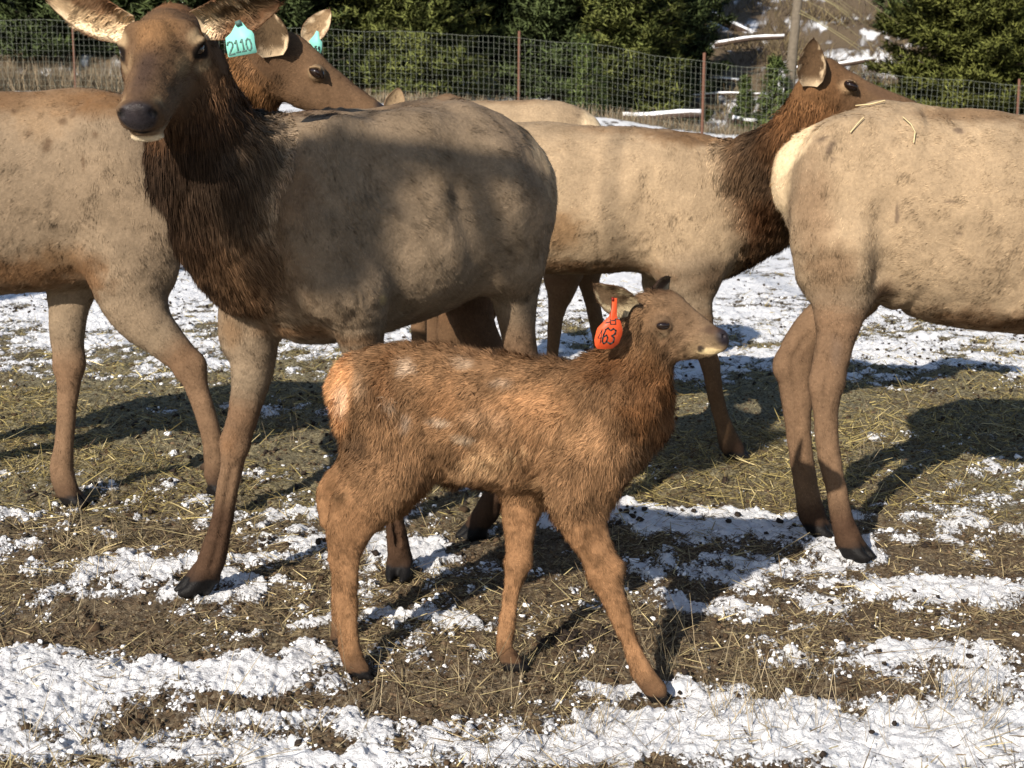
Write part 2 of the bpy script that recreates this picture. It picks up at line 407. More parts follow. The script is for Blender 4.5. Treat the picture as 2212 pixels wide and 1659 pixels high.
def vnormals(V, F):
    a, b, c, d = V[F[:, 0]], V[F[:, 1]], V[F[:, 2]], V[F[:, 3]]
    fn = np.cross(c - a, d - b); N = np.zeros_like(V)
    for k in range(4):
        for ax in range(3): N[:, ax] += np.bincount(F[:, k], fn[:, ax], len(V))
    return rows(N)

def make_ear(base, tip, facing, width, cup, c_in, c_out, c_rim, c_mid, bend=0.12, base_w=0.55, dark=0, fill=.45, hair=.0172):
    base, tip = np.asarray(base, float), np.asarray(tip, float); axv = tip - base; L = np.linalg.norm(axv); u = axv / L
    side = unit(np.cross(u, facing)); fc = unit(np.cross(side, u)); ns, na = 26, 17
    vs, cs, fl, ln = [], [], [], []
    prof_s = [0, .12, .3, .5, .7, .85, .94, 1.0]; prof_w = [base_w, .82, 1.0, .98, .76, .50, .30, .03]
    for layer in (0, 1):
        for i in range(ns):
            t = i / (ns - 1); w = width / 2 * np.interp(t, prof_s, prof_w)
            cen = base + axv * t - fc * bend * L * math.sin(math.pi * t) * 0.5
            cu = cup * (1 - .45 * t)
            for j in range(na):
                a = -1 + 2 * j / (na - 1); ang = a * cu * 1.25
                rad = w / max(math.sin(cu * 1.25) / 1.0, .4) if cu > .3 else w / (cu * 1.25)
                P = cen + side * rad * math.sin(ang) + fc * rad * (1 - math.cos(ang))
                nrm = -(side * math.sin(ang) - fc * math.cos(ang))
                thick = 0.0035 * (1 - abs(a) ** 4)
                if layer: P = P - nrm * thick - nrm * 0.0015 * 1
                vs.append(P)
                e = abs(a)
                if layer: c = c_out
                else:
                    k = sstep(fill, fill + .35, e - .35 * max(t - .45, 0) + .45 * noise3(np.array([P[0] * 60]), np.array([P[1] * 60]), np.array([P[2] * 60]), 3)[0])
                    c = np.array(c_mid) * (1 - k) + np.array(c_in) * k
                    k2 = max(sstep(.88, 1.0, e), sstep(.86, 1.0, t)); c = c * (1 - k2) + np.array(c_rim) * k2
                    k4 = sstep(.05, .5, a * dark + .25 * (t - .4)) * .9 if dark else 0; c = c * (1 - k4) + np.array(c_out) * k4
                    k3 = sstep(.25, 0, t) * .7; c = c * (1 - k3) + np.array(c_in) * k3
                cs.append(c); fl.append(u + side * (-a) * (0.9 if not layer else 0)); ln.append((hair * (1 - .5 * t) if not layer else 0.009))
    vs = np.array(vs); cs = np.array([np.asarray(c, float) for c in cs]); fl = rows(np.array(fl)); ln = np.array(ln)
    I = np.arange(2 * ns * na).reshape(2, ns, na); Fq = []
    for i in range(ns - 1):
        for j in range(na - 1):
            Fq.append([I[0, i, j], I[0, i, j + 1], I[0, i + 1, j + 1], I[0, i + 1, j]]); Fq.append([I[1, i, j], I[1, i + 1, j], I[1, i + 1, j + 1], I[1, i, j + 1]])
        for j in (0, na - 1):
            q = [I[0, i, j], I[1, i, j], I[1, i + 1, j], I[0, i + 1, j]]; Fq.append(q if j == na - 1 else q[::-1])
    for j in range(na - 1): Fq.append([I[0, ns - 1, j], I[1, ns - 1, j], I[1, ns - 1, j + 1], I[0, ns - 1, j + 1]])
    Fq = np.array(Fq)
    # make sure the inner layer faces 'facing'
    f = Fq[0]; nn = np.cross(vs[f[2]] - vs[f[0]], vs[f[3]] - vs[f[1]])
    if np.dot(nn, fc) < 0: Fq = Fq[:, ::-1]
    return vs, Fq, cs, fl, ln

def grow_fur(name, parent, V, F, N, C, Ln, Fl, count, width=0.0016, lift=0.35, wild=0.35, segs=1, clump=0.5, cs=26.0, minlen=0.003, seed=1, gravity=0.3, bright=(0.72, 1.35), tuft=1.0):
    r = np.random.default_rng(seed)
    a, b, c, d = V[F[:, 0]], V[F[:, 1]], V[F[:, 2]], V[F[:, 3]]
    area = 0.5 * np.linalg.norm(np.cross(c - a, d - b), axis=1)
    cen = (a + b + c + d) / 4; nf = rows(np.cross(c - a, d - b)); view = rows(A3(0, 0, CAM_H) - cen)
    facing = (nf * view).sum(1)
    w = area * np.where(facing > -0.25, 1.0, 0.18)
    lf = Ln[F].mean(1); w = w * (lf > minlen)
    # long hair needs fewer strands
    fi = r.choice(len(F), count, p=w / w.sum())
    s, t = r.random(count), r.random(count)
    bw = np.stack([(1 - s) * (1 - t), s * (1 - t), s * t, (1 - s) * t], 1)
    def itp(A): return (A[F[fi]] * (bw[..., None] if A.ndim > 1 else bw)).sum(1)
    P, n, cc, ln, fl = itp(V), rows(itp(N)), itp(C), itp(Ln), itp(Fl)
    ft = fl - (fl * n).sum(1, keepdims=True) * n; ft = rows(ft + 1e-5)
    nx = np.stack([noise3(P[:, 0] * cs, P[:, 1] * cs, P[:, 2] * cs, k + 3) for k in range(3)], 1)
    nx2 = np.stack([noise3(P[:, 0] * cs * 3, P[:, 1] * cs * 3, P[:, 2] * cs * 3, k + 13) for k in range(3)], 1)
    d0 = rows(ft + n * (lift + .25 * r.standard_normal((count, 1)) * lift) + clump * nx + clump * .5 * nx2 + wild * r.standard_normal((count, 3)) * .5)
    # keep strands outside
    dn = (d0 * n).sum(1, keepdims=True); d0 = rows(d0 + n * np.maximum(0.06 - dn, 0))
    ln = ln * (0.6 + 0.7 * r.random(count)) * (1 + .3 * nx[:, 0])
    sd = rows(np.cross(d0, n) + .9 * r.standard_normal((count, 3)) * .5)
    wd = (width * (.6 + .8 * r.random(count)))[:, None]
    L = ln[:, None]; root = P - n * 0.0015
    d1 = rows(d0 + A3(0, 0, -gravity) + ft * .3 - n * .12)
    br = (bright[0] + (bright[1] - bright[0]) * r.random(count))[:, None] * (1 + .28 * nx[:, 1:2] + .22 * nx2[:, 2:3])
    c0 = cc * np.clip(br * .92, .25, 2.2); c1 = cc * np.clip(br * 1.15, .25, 2.4)
    Nn = rows(n * 1.0 + d0 * .12 + tuft * (nx * .30 + nx2 * .42) + .22 * r.standard_normal((count, 3)) * .6)
    k = np.arange(count)
    if segs == 1:
        VV = np.stack([root - sd * wd * .5, root + sd * wd * .5, root + d0 * L * .55 + d1 * L * .45], 1).reshape(-1, 3)
        CC = np.stack([c0, c0, c1], 1).reshape(-1, 3); NN = np.repeat(Nn, 3, 0); FF = [np.stack([3 * k, 3 * k + 1, 3 * k + 2], 1)]
    else:
        mid = root + d0 * L * .5; tipp = mid + d1 * L * .5
        VV = np.stack([root - sd * wd * .5, root + sd * wd * .5, mid + sd * wd * .45, mid - sd * wd * .45, tipp], 1).reshape(-1, 3)
        CC = np.stack([c0, c0, (c0 + c1) / 2, (c0 + c1) / 2, c1], 1).reshape(-1, 3); NN = np.repeat(Nn, 5, 0)
        FF = [np.stack([5 * k, 5 * k + 1, 5 * k + 2, 5 * k + 3], 1), np.stack([5 * k + 3, 5 * k + 2, 5 * k + 4], 1)]
    return mesh_obj(name, VV, FF, M_fur, parent, C=CC, N=NN)

def wrinkle(V, N, P, R, dirv, freq, amp):
    """skin folds: ridges perpendicular to dirv inside an ellipsoid"""
    q = (V - P) / R; w = np.clip(1 - (q ** 2).sum(1), 0, 1)
    ph = (V - P) @ unit(dirv) * freq + 1.6 * noise3(V[:, 0] * 11, V[:, 1] * 11, V[:, 2] * 11, 4)
    s = np.sin(ph * 6.283); s = -np.abs(s) ** 0.6 * 1 + .4
    return V + N * (w * s * amp * (0.6 + .5 * noise3(V[:, 0] * 7, V[:, 1] * 7, V[:, 2] * 7, 9)))[:, None]

def finish_animal(root, B, fur, ears=(), wr=(), bump_amp=0.004, bump_scale=9):
    V, F = B.surface()
    C, Ln, Fl, rough = B.attributes(V)
    wgt = (.5 * sstep(.0135, .0158, Ln))[:, None]; deg = np.bincount(F.ravel(), minlength=len(V))[:, None] * 2.0
    for it in range(22):
        A_ = np.zeros_like(V); M_ = V[F]; S_ = np.roll(M_, 1, 1) + np.roll(M_, -1, 1)
        for ax in range(3): A_[:, ax] = np.bincount(F.ravel(), S_[..., ax].ravel(), len(V))
        V = V + wgt * (A_ / np.maximum(deg, 1) - V)
    N = vnormals(V, F)
    V = V + N * (.0016 * noise3(V[:, 0] * 34, V[:, 1] * 34, V[:, 2] * 34, 12) + .0022 * noise3(V[:, 0] * 17, V[:, 1] * 17, V[:, 2] * 17, 14))[:, None] * sstep(.004, .012, Ln)[:, None]
    V = V + N * (bump_amp * noise3(V[:, 0] * bump_scale, V[:, 1] * bump_scale, V[:, 2] * bump_scale, 2))[:, None]
    for w in wr: V = wrinkle(V, N, *w)
    for e in ears:
        v, f, c, fl, ln = e
        F = np.concatenate([F, f + len(V)]); V = np.concatenate([V, v]); C = np.concatenate([C, c]); Fl = np.concatenate([Fl, fl]); Ln = np.concatenate([Ln, ln]); rough = np.concatenate([rough, np.full(len(v), .9)])
    N = vnormals(V, F)
    mot = 1 + .12 * noise3(V[:, 0] * 16, V[:, 1] * 16, V[:, 2] * 16, 21) + .12 * noise3(V[:, 0] * 5, V[:, 1] * 5, V[:, 2] * 5, 22) + .10 * noise3(V[:, 0] * 40, V[:, 1] * 40, V[:, 2] * 40, 23)
    mud = sstep(.35, .75, noise3(V[:, 0] * 9, V[:, 1] * 9, V[:, 2] * 13, 24) + .35 * noise3(V[:, 0] * 30, V[:, 1] * 30, V[:, 2] * 30, 25)) * B.mud; C = C * (1 - mud[:, None]) + C * np.array([.55, .5, .45]) * mud[:, None]
    C = np.clip(C * mot[:, None], 0, 1)
    Cs = np.concatenate([C * .86, rough[:, None]], 1)
    o = mesh_obj('body', V, F, M_skin, root, C=Cs)
    for i, fkw in enumerate(fur):
        fkw = dict(fkw); sel = fkw.pop('sel', None)
        L2 = Ln if sel is None else np.where((Ln >= sel[0]) & (Ln < sel[1]), Ln, 0)
        grow_fur('coat_hair', root, V, F, N, C, L2, Fl, seed=i + 3, **fkw)
    return V, F

def add_eye(root, P, r, f=(1, 0, 0), l=(0, 1, 0), u=(0, 0, 1)):
    E_ = np.array([np.asarray(f) * 1.22, np.asarray(l) * 1.0, np.asarray(u) * .80])
    n1, n2 = 18, 12; vs = []
    for i in range(n2 + 1):
        th = math.pi * i / n2
        for j in range(n1): vs.append(P + r * (A3(math.sin(th) * math.cos(2 * math.pi * j / n1), math.sin(th) * math.sin(2 * math.pi * j / n1), math.cos(th)) @ E_))
    f = [[i * n1 + j, (i + 1) * n1 + j, (i + 1) * n1 + (j + 1) % n1, i * n1 + (j + 1) % n1] for i in range(n2) for j in range(n1)]
    return mesh_obj('eye', np.array(vs), np.array(f), M_eye, root)

def prism(name, pts, nrm, thick, mat, parent):
    """flat outline (list of 3D points) with thickness along -nrm, edges kept"""
    pts = np.array(pts); n = len(pts); nrm = unit(nrm)
    V = np.concatenate([pts, pts - nrm * thick]); c0 = pts.mean(0)
    V = np.concatenate([V, [c0, c0 - nrm * thick]])
    T = [[i, (i + 1) % n, 2 * n] for i in range(n)] + [[n + (i + 1) % n, n + i, 2 * n + 1] for i in range(n)]
    Q = [[(i + 1) % n, i, n + i, n + (i + 1) % n] for i in range(n)]
    return mesh_obj(name, V, [np.array(T), np.array(Q)], mat, parent, smooth=False)
def strokes(name, lines, O, ex, ey, nrm, w, mat, parent, off=0.0012):
    """lines: polylines in local glyph coords -> thin raised ink strokes"""
    V, F = [], []; nrm = unit(nrm)
    for ln in lines:
        for (a, b) in zip(ln[:-1], ln[1:]):
            p = O + ex * a[0] + ey * a[1]; q = O + ex * b[0] + ey * b[1]; d = unit(q - p); s = np.cross(nrm, d) * w / 2; e = d * w * .3
            k = len(V); V += [p - s - e + nrm * off, p + s - e + nrm * off, q + s + e + nrm * off, q - s + e + nrm * off, p - s - e, p + s - e, q + s + e, q - s + e]
            F += [[k, k + 1, k + 2, k + 3], [k, k + 4, k + 5, k + 1], [k + 1, k + 5, k + 6, k + 2], [k + 2, k + 6, k + 7, k + 3], [k + 3, k + 7, k + 4, k]]
    return mesh_obj(name, np.array(V), np.array(F), mat, parent, smooth=False)
DIG = {'2': [[(0, .78), (.08, .95), (.3, 1), (.52, .93), (.58, .75), (.5, .55), (.2, .25), (0, 0), (.6, 0)]],
       '1': [[(.1, .78), (.32, 1), (.32, 0)], [(.08, 0), (.56, 0)]],
       '0': [[(.3, 1), (.1, .85), (.03, .5), (.1, .15), (.3, 0), (.5, .15), (.57, .5), (.5, .85), (.3, 1)]],
       '6': [[(.52, .88), (.35, 1), (.15, .9), (.03, .55), (.05, .15), (.25, 0), (.48, .12), (.52, .38), (.35, .55), (.12, .45)]],
       '3': [[(.03, .88), (.25, 1), (.5, .88), (.5, .66), (.25, .53), (.5, .4), (.52, .13), (.28, 0), (.02, .12)]],
       '4': [[(.45, 0), (.42, 1), (.0, .35), (.6, .38)]], '5': [[(.5, 1), (.1, 1), (.06, .58), (.35, .62), (.54, .35), (.4, .03), (.05, .05)]],
       '9': [[(.5, .55), (.25, .42), (.05, .65), (.12, .93), (.36, 1), (.52, .8), (.5, .3), (.3, 0)]], 'box': [[(0, 1), (.1, 0), (.8, 0), (.75, 1), (1.2, 1.05)], [(.2, .7), (.7, .75)], [(0, .45), (-.6, .25)]]}

# colours (linear albedo)
TAN = (0.385, 0.280, 0.175); TANG = (0.245, 0.180, 0.118); BACK = (0.165, 0.085, 0.036); LEG = (0.185, 0.113, 0.066); LEGD = (0.075, 0.042, 0.025)
MANE = (0.028, 0.0155, 0.0090); NECK = (0.090, 0.050, 0.026); FACE = (0.140, 0.083, 0.046); CREAM = (0.66, 0.50, 0.32); BLACK = (0.010, 0.009, 0.009)
RUMP = (0.84, 0.64, 0.40); BELLY = (0.16, 0.085, 0.04)
RUF = (0.215, 0.120, 0.060); RUFD = (0.135, 0.058, 0.023); RUFL = (0.38, 0.225, 0.12); CALFLEG = (0.275, 0.148, 0.072)

def pxn(u, v, w, Y, ratio, c, ln):        # a chain node from its place, apparent width and distance
    P = PX(u, v, Y); r = w / 2 * MPP(P); return (P, r, r * ratio, c, ln)
def torso_node(P_axis_xy, vt, vb, hw, c, ln):
    X, Y = P_axis_xy; a = PX(CX, vt, Y)[2]; b = PX(CX, vb, Y)[2]
    return (A3(X, Y, (a + b) / 2), (a - b) / 2, hw, c, ln)
def torso_px(u, vt, vb, Y, hw, c, ln):
    P = PX(u, (vt + vb) / 2, Y); return (P, (vb - vt) / 2 * MPP(P), hw, c, ln)
def leg_nodes(pts, Y0, Y1, ratio=0.85, ln=0.010):
    """pts: (u, v, w, colour); Y runs from Y0 at the top to Y1 at the last point"""
    v0, v1 = pts[0][1], pts[-1][1]; out = []
    for p in pts:
        Y = Y0 + (Y1 - Y0) * (p[1] - v0) / (v1 - v0); out.append(pxn(p[0], p[1], p[2], Y, ratio, p[3], ln if len(p) < 5 else p[4]))
    return out
def bony(B, nodes, knee, i0, i1, front, kr=.62, g=.006):
    f = unit([front[0], front[1], 0]); cam_ = A3(0, -1, 0)
    for i in knee:
        P, r, rl, c, ln = nodes[i]
        B.ball(P + f * r * .42 + A3(0, 0, r * .25), (r * kr, r * kr * 1.25, rl * kr), c, ln, k=r * .5, axis=f); B.ball(P - f * r * .50 + cam_ * rl * .25, (r * kr * .8, r * kr, rl * kr * .8), c, ln, k=r * .5, axis=f)
    for side in (-1, 1):
        B.chain([(nodes[i][0] + cam_ * side * nodes[i][2] * 1.0 - f * nodes[i][1] * .22, g, g, nodes[i][3], .005) for i in range(i0, i1 + 1)], k=.012, op='sub')
def hoof(B, P, head, size, lift=0.0, z0=None):
    """cloven hoof under pastern point P; toes point along head"""
    h = unit([head[0], head[1], 0]); l = unit(np.cross(h, [0, 0, 1]))
    gz = float(ground(np.array([P[0]]), np.array([P[1]]))[0][0]) if z0 is None else z0
    for sgn in (-1, 1):
        a = A3(P[0], P[1], max(P[2], gz + size * .75)) + l * sgn * size * .20 - h * size * .05
        b = A3(P[0], P[1], gz + size * .22 + lift) + h * size * .42 + l * sgn * size * .27
        c = A3(P[0], P[1], gz + size * .12 + lift) + h * size * .82 + l * sgn * size * .22
        B.chain([(a, size * .30, size * .27, LEGD, .004), (b, size * .30, size * .25, BLACK, 0), (c, size * .13, size * .12, BLACK, 0)], k=size * .12, sub=3, lat=l)
        B.ball(A3(P[0], P[1], gz + size * .22 + lift) - h * size * .02 + l * sgn * size * .24, (size * .36, size * .24, size * .25), BLACK, 0, k=size * .1, axis=h, lat=l)
        B.paint(A3(P[0], P[1], gz + size * .1 + lift) + h * size * .3 + l * sgn * size * .2, (size * 1.2, size * 1.2, size * .48), BLACK, 1, .15, hair=0, rough=.5)
        # dew claws
        B.ball(A3(P[0], P[1], P[2] + size * .25) - h * size * .55 + l * sgn * size * .2, (size * .1, size * .2, size * .12), BLACK, 0, k=size * .1, axis=h, lat=l)

# ------------------------------------------------------------------ elk calf in the foreground
def build_calf():
    root = empty('elk_calf', A3(PX(1080, 1400, 3.75)[0], 3.75, 0))
    tag(root, 'shaggy reddish brown calf with an orange ear tag, walking in front of the grown elk', 'elk calf')
    hd = unit([1, -0.13, 0]); lat = unit([0.13, 1, 0]); B = Body(lat, hd, 0.0055); B.mud = .06
    def yb(u): return 3.83 - (u - 740) * 0.00028
    h1, h2 = .025, .022
    T = [(772, 752, 915, .085, RUFL, .026), (825, 736, 978, .118, RUF, h1), (915, 733, 1038, .135, RUF, h1), (1010, 752, 1060, .140, RUF, h1), (1100, 763, 1072, .142, RUF, h1),
         (1200, 772, 1076, .140, RUF, h1), (1290, 776, 1058, .128, RUF, h1), (1350, 805, 1015, .105, RUF, h1), (1380, 850, 965, .08, RUFD, h1)]
    B.chain([torso_px(u, a + 8, b - 10, yb(u), w * .95, c, l) for (u, a, b, w, c, l) in T], k=.04, flow=-1, down=.75, cap=.07)
    ne = [(1300, 900, 235, RUF, .036), (1352, 840, 205, RUFD, .042), (1382, 775, 160, (.19, .09, .036), .038), (1392, 715, 125, (.20, .105, .045), .022)]
    B.chain([pxn(u, v, w * .90, yb(u) - .005, .72, c, l * .85) for (u, v, w, c, l) in ne], k=.05, flow=-1, down=.5)
    fc, fl = (.165, .108, .066), .011
    he = [(1385, 690, 118, .58), (1412, 697, 142, .50), (1445, 705, 146, .46), (1478, 716, 118, .46), (1508, 728, 90, .50), (1532, 736, 70, .56), (1548, 738, 54, .62)]
    hy = lambda u: yb(1385) - (u - 1385) * .0004
    B.chain([pxn(u, v, w, hy(u), r, fc, fl if u > 1440 else (.022 if u < 1400 else .0165)) for (u, v, w, r) in he], k=.02, flow=-1, cap=.035)
    # jaw, chin, nose, cheeks
    B.chain([pxn(1405, 750, 60, hy(1405), .75, fc, .014), pxn(1460, 757, 48, hy(1460), .62, fc, fl), pxn(1530, 757, 26, hy(1530), .8, fc, .005)], k=.02, flow=-1)
    B.ball(PX(1556, 727, hy(1556)), (.016, .018, .020), BLACK, 0, k=.012)
    B.chain([pxn(1510, 757, 16, hy(1510), 1.5, (.45, .33, .17), .003), pxn(1545, 757, 15, hy(1545), 1.3, (.5, .38, .2), .002)], k=.006)
    eyeP = PX(1433, 696, hy(1433)); hm = np.dot(eyeP, lat)
    eyes = []
    for sg in (-1, 1):
        e = eyeP + lat * sg * .046; eyes.append(e)
        B.ball(e - lat * sg * .004, (.026, .019, .014), fc, .004, k=.016)
        B.chain([(e + lat * sg * .003 - hd * .018 - A3(0, 0, .002), .003, .005, fc, 0), (e + lat * sg * .007 + A3(0, 0, .0115), .0036, .006, fc, 0), (e + lat * sg * .003 + hd * .018 - A3(0, 0, .004), .003, .005, fc, 0)], k=.006)
        B.paint(e + lat * sg * .012, (.020, .012, .013), (.03, .016, .010), .9, .3, hair=0)
        B.paint(e + lat * sg * .012 + A3(0, 0, -.022), (.022, .02, .010), (.42, .31, .19), .6, .6)
        B.paint(e + lat * sg * .012 + A3(0, 0, .03) - hd * .03, (.03, .02, .018), (.38, .28, .17), .6, .6)
        # nostril
        nz_ = PX(1561, 724, hy(1556)) + lat * sg * .014
        B.ball(nz_ + hd * .002, (.004, .005, .006), BLACK, 0, k=.004, op='sub')
    B.paint(PX(1564, 726, hy(1556)), (.029, .034, .030), (.022, .018, .022), 1, .3, hair=0, rough=.35, noise=.05)
    B.paint(PX(1535, 712, hy(1535)), (.035, .03, .014), (.06, .035, .025), .7, .5, hair=.004)
    B.chain([pxn(1506, 747, 5, hy(1506) - .025, 1.2, BLACK, 0), pxn(1535, 750, 5, hy(1535) - .022, 1.2, BLACK, 0), pxn(1562, 745, 4, hy(1560) - .018, 1.5, BLACK, 0)], k=.004, op='sub')
    B.paint(PX(1535, 760, hy(1535) - .02), (.034, .05, .009), (.56, .43, .23), .95, .2, hair=.002, noise=.05)
    B.paint(PX(1513, 753, hy(1513) - .02), (.010, .04, .009), (.015, .01, .01), .9, .3, hair=.0, noise=.05)
    B.paint(PX(1430, 625, hy(1430)), (.08, .05, .018), (.11, .06, .032), .75, .5)
    # legs
    c = CALFLEG; hl = .0125
    hn = leg_nodes([(820, 900, 190, RUF, .03), (850, 975, 175, RUF, .03), (822, 1045, 165, RUF, .022), (775, 1098, 128, c, .014), (752, 1150, 89, c, hl), (744, 1205, 74, c, hl), (746, 1260, 57, c, hl), (750, 1330, 48, c, hl), (754, 1392, 47, c, hl), (764, 1425, 48, c, hl), (780, 1448, 46, c, .006)], 3.74, GY(1462), .62)
    B.chain(hn, k=.03, flow=1, down=.6)
    B.chain([pxn(795, 985, 105, 3.75, .6, RUF, .02), pxn(730, 1040, 62, 3.75, .6, c, .012), pxn(705, 1075, 46, 3.75, .7, c, .010), pxn(716, 1120, 50, 3.74, .7, c, .009)], k=.035, flow=1, down=.3)
    hf = leg_nodes([(815, 900, 180, RUF, .03), (845, 980, 150, RUF, .03), (820, 1050, 140, RUF, .02), (770, 1095, 100, c, .014), (745, 1150, 69, c, hl), (738, 1205, 57, c, hl), (738, 1270, 41, c, hl), (735, 1330, 36, c, hl), (734, 1370, 36, c, hl), (738, 1385, 40, c, .006)], 3.92, GY(1400), .8)
    B.chain(hf, k=.03, flow=1, down=.6)
    fnr = leg_nodes([(1300, 900, 190, RUF, .03), (1275, 1000, 175, RUF, .03), (1250, 1075, 140, RUF, .022), (1262, 1140, 100, c, .014), (1288, 1195, 76, c, hl), (1310, 1245, 72, c, hl), (1326, 1290, 58, c, hl), (1346, 1350, 46, c, hl), (1370, 1410, 43, c, hl), (1393, 1458, 48, c, hl), (1416, 1490, 48, c, .006)], yb(1290) - .07, GY(1522), .8)
    B.chain(fnr, k=.035, flow=1, down=.2)
    ff = leg_nodes([(1190, 960, 130, RUF, .03), (1150, 1040, 110, RUF, .02), (1126, 1100, 84, c, .012), (1123, 1160, 62, c, hl), (1118, 1215, 55, c, hl), (1106, 1270, 41, c, hl), (1098, 1330, 36, c, hl), (1091, 1385, 38, c, hl), (1092, 1405, 40, c, hl), (1106, 1435, 46, c, .006)], yb(1150) + .07, GY(1467), .8)
    B.chain(ff, k=.03, flow=1, down=.3)
    bony(B, hn, (4,), 6, 9, (1, 0), g=.004); bony(B, fnr, (5,), 7, 9, (1, 0), g=.004); bony(B, ff, (4,), 5, 8, (1, 0), g=.004)
    for P, h in ((hn[-1][0], (1, -.1)), (hf[-1][0], (1, 0)), (fnr[-1][0], (1, -.1)), (ff[-1][0], (1, 0))): hoof(B, P, h, .046)
    # coat pattern, and painted light on the flank folds
    B.paint(PX(735, 840, 3.80), (.065, .16, .15), (.50, .255, .115), .95, .35)
    B.paint(PX(745, 860, 3.74), (.030, .06, .05), (.72, .52, .36), .5, .6)
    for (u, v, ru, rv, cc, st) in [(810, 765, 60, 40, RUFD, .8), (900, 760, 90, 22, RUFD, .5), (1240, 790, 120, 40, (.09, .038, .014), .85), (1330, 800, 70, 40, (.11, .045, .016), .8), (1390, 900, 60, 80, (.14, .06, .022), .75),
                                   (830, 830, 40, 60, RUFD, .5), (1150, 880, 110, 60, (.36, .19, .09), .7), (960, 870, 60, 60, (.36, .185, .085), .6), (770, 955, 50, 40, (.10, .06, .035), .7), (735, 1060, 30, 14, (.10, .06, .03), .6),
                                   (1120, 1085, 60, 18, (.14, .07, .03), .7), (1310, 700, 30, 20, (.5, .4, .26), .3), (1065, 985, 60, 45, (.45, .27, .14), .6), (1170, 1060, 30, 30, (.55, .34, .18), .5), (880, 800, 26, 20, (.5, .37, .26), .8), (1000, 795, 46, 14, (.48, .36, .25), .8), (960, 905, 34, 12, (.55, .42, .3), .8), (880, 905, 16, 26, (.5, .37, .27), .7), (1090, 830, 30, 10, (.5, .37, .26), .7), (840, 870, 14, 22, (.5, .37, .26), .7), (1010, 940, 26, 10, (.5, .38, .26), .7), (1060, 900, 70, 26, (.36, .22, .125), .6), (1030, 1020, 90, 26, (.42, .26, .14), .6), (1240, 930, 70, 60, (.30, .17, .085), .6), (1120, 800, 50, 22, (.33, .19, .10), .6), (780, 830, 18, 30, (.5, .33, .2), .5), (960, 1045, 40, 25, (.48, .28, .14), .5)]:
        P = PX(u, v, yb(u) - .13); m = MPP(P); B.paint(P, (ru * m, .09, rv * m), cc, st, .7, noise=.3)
    for i in range(9):  # pale hair streaks that also paint in light on the flank folds
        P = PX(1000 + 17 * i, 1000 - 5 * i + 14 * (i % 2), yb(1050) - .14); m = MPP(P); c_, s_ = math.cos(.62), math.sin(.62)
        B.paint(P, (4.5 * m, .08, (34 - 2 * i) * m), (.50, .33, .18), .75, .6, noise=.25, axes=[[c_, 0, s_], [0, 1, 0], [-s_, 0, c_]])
    # ears
    eb = PX(1366, 664, yb(1366) - .055); et = PX(1284, 617, yb(1300) - .115)
    ear1 = make_ear(eb, et, [-.1, -1, -.35], .078, .9, (.60, .49, .31), (.17, .095, .048), (.07, .04, .025), (.16, .105, .06), bend=.05)
    fb = PX(1400, 650, yb(1400) + .05); ft = PX(1447, 600, yb(1400) + .11)
    ear2 = make_ear(fb, ft, [.7, -.3, .0], .07, .8, (.42, .32, .2), (.05, .03, .02), (.03, .02, .015), (.10, .06, .04), bend=.05)
    wr = [(PX(1085, 975, yb(1085) - .14), (.11, .09, .085), (.85, 0, .55), 26, .017), (PX(1185, 1055, yb(1185) - .12), (.07, .09, .07), (.8, 0, .5), 26, .014),
          (PX(935, 1020, yb(930) - .12), (.05, .09, .08), (1, 0, .4), 16, .015), (PX(860, 860, yb(860) - .12), (.14, .1, .14), (.6, 0, .8), 13, .009)]
    fur = [dict(count=360000, width=.0013, lift=.45, wild=.60, segs=2, clump=.85, cs=19, sel=(.0175, 9), gravity=.25, bright=(.45, 1.6)),
           dict(count=180000, width=.0012, lift=.30, wild=.40, clump=.4, cs=34, sel=(.0025, .0175), gravity=.2, bright=(.62, 1.4))]
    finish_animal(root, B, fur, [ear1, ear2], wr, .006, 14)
    for e in eyes: add_eye(root, e - lat * .002 * np.sign(np.dot(e - eyeP, lat)) * -1, .0155)
    # tag
    Yt = yb(1320) - .135; q = lambda x, y: PX(1272.7 + .08596 * x, 625.4 + .08596 * y, Yt)
    out = [(575, 215), (700, 215), (700, 450), (700, 690), (790, 800), (840, 1000), (830, 1130), (750, 1350), (600, 1480), (400, 1500), (200, 1490), (145, 1400), (130, 1270), (180, 1050), (215, 960), (350, 820), (500, 670), (570, 450)]
    tg = prism('ear_tag', [q(*p) for p in out], [0, -1, 0], .002, M_tagred, root)
    tg['label'] = 'orange ear tag with black numbers hanging from the left ear'
    ex = q(1000, 1000) - q(0, 1000); ez = q(1000, 0) - q(1000, 1000); sc = .001
    def put(nm, ch, x, y, w, h, slant, lw, mat):
        ex_ = ex * sc * w; ey_ = (ez * sc * h) + ex * sc * slant
        strokes(nm, DIG[ch], q(x, y), ex_ / .6, ey_, [0, -1, 0], lw * .8, mat, tg)
    put('tag_number', '6', 300, 1360, 150, 400, 90, .0042, M_ink); put('tag_number', '3', 450, 1370, 170, 390, 90, .0046, M_ink)
    put('tag_number', '4', 190, 1340, 110, 340, 60, .0016, M_ink); put('tag_number', 'box', 520, 870, 110, 130, 0, .0026, M_ink)
    stud = Body(lat, hd, .002)
    strokes('tag_stud', [[(0, 0), (.9, .05)]], q(590, 240), ex * .00012, ez * .0001, [0, -1, 0], .008, simple_mat('stud_red', (.2, .01, .008), .4), tg, off=.004)

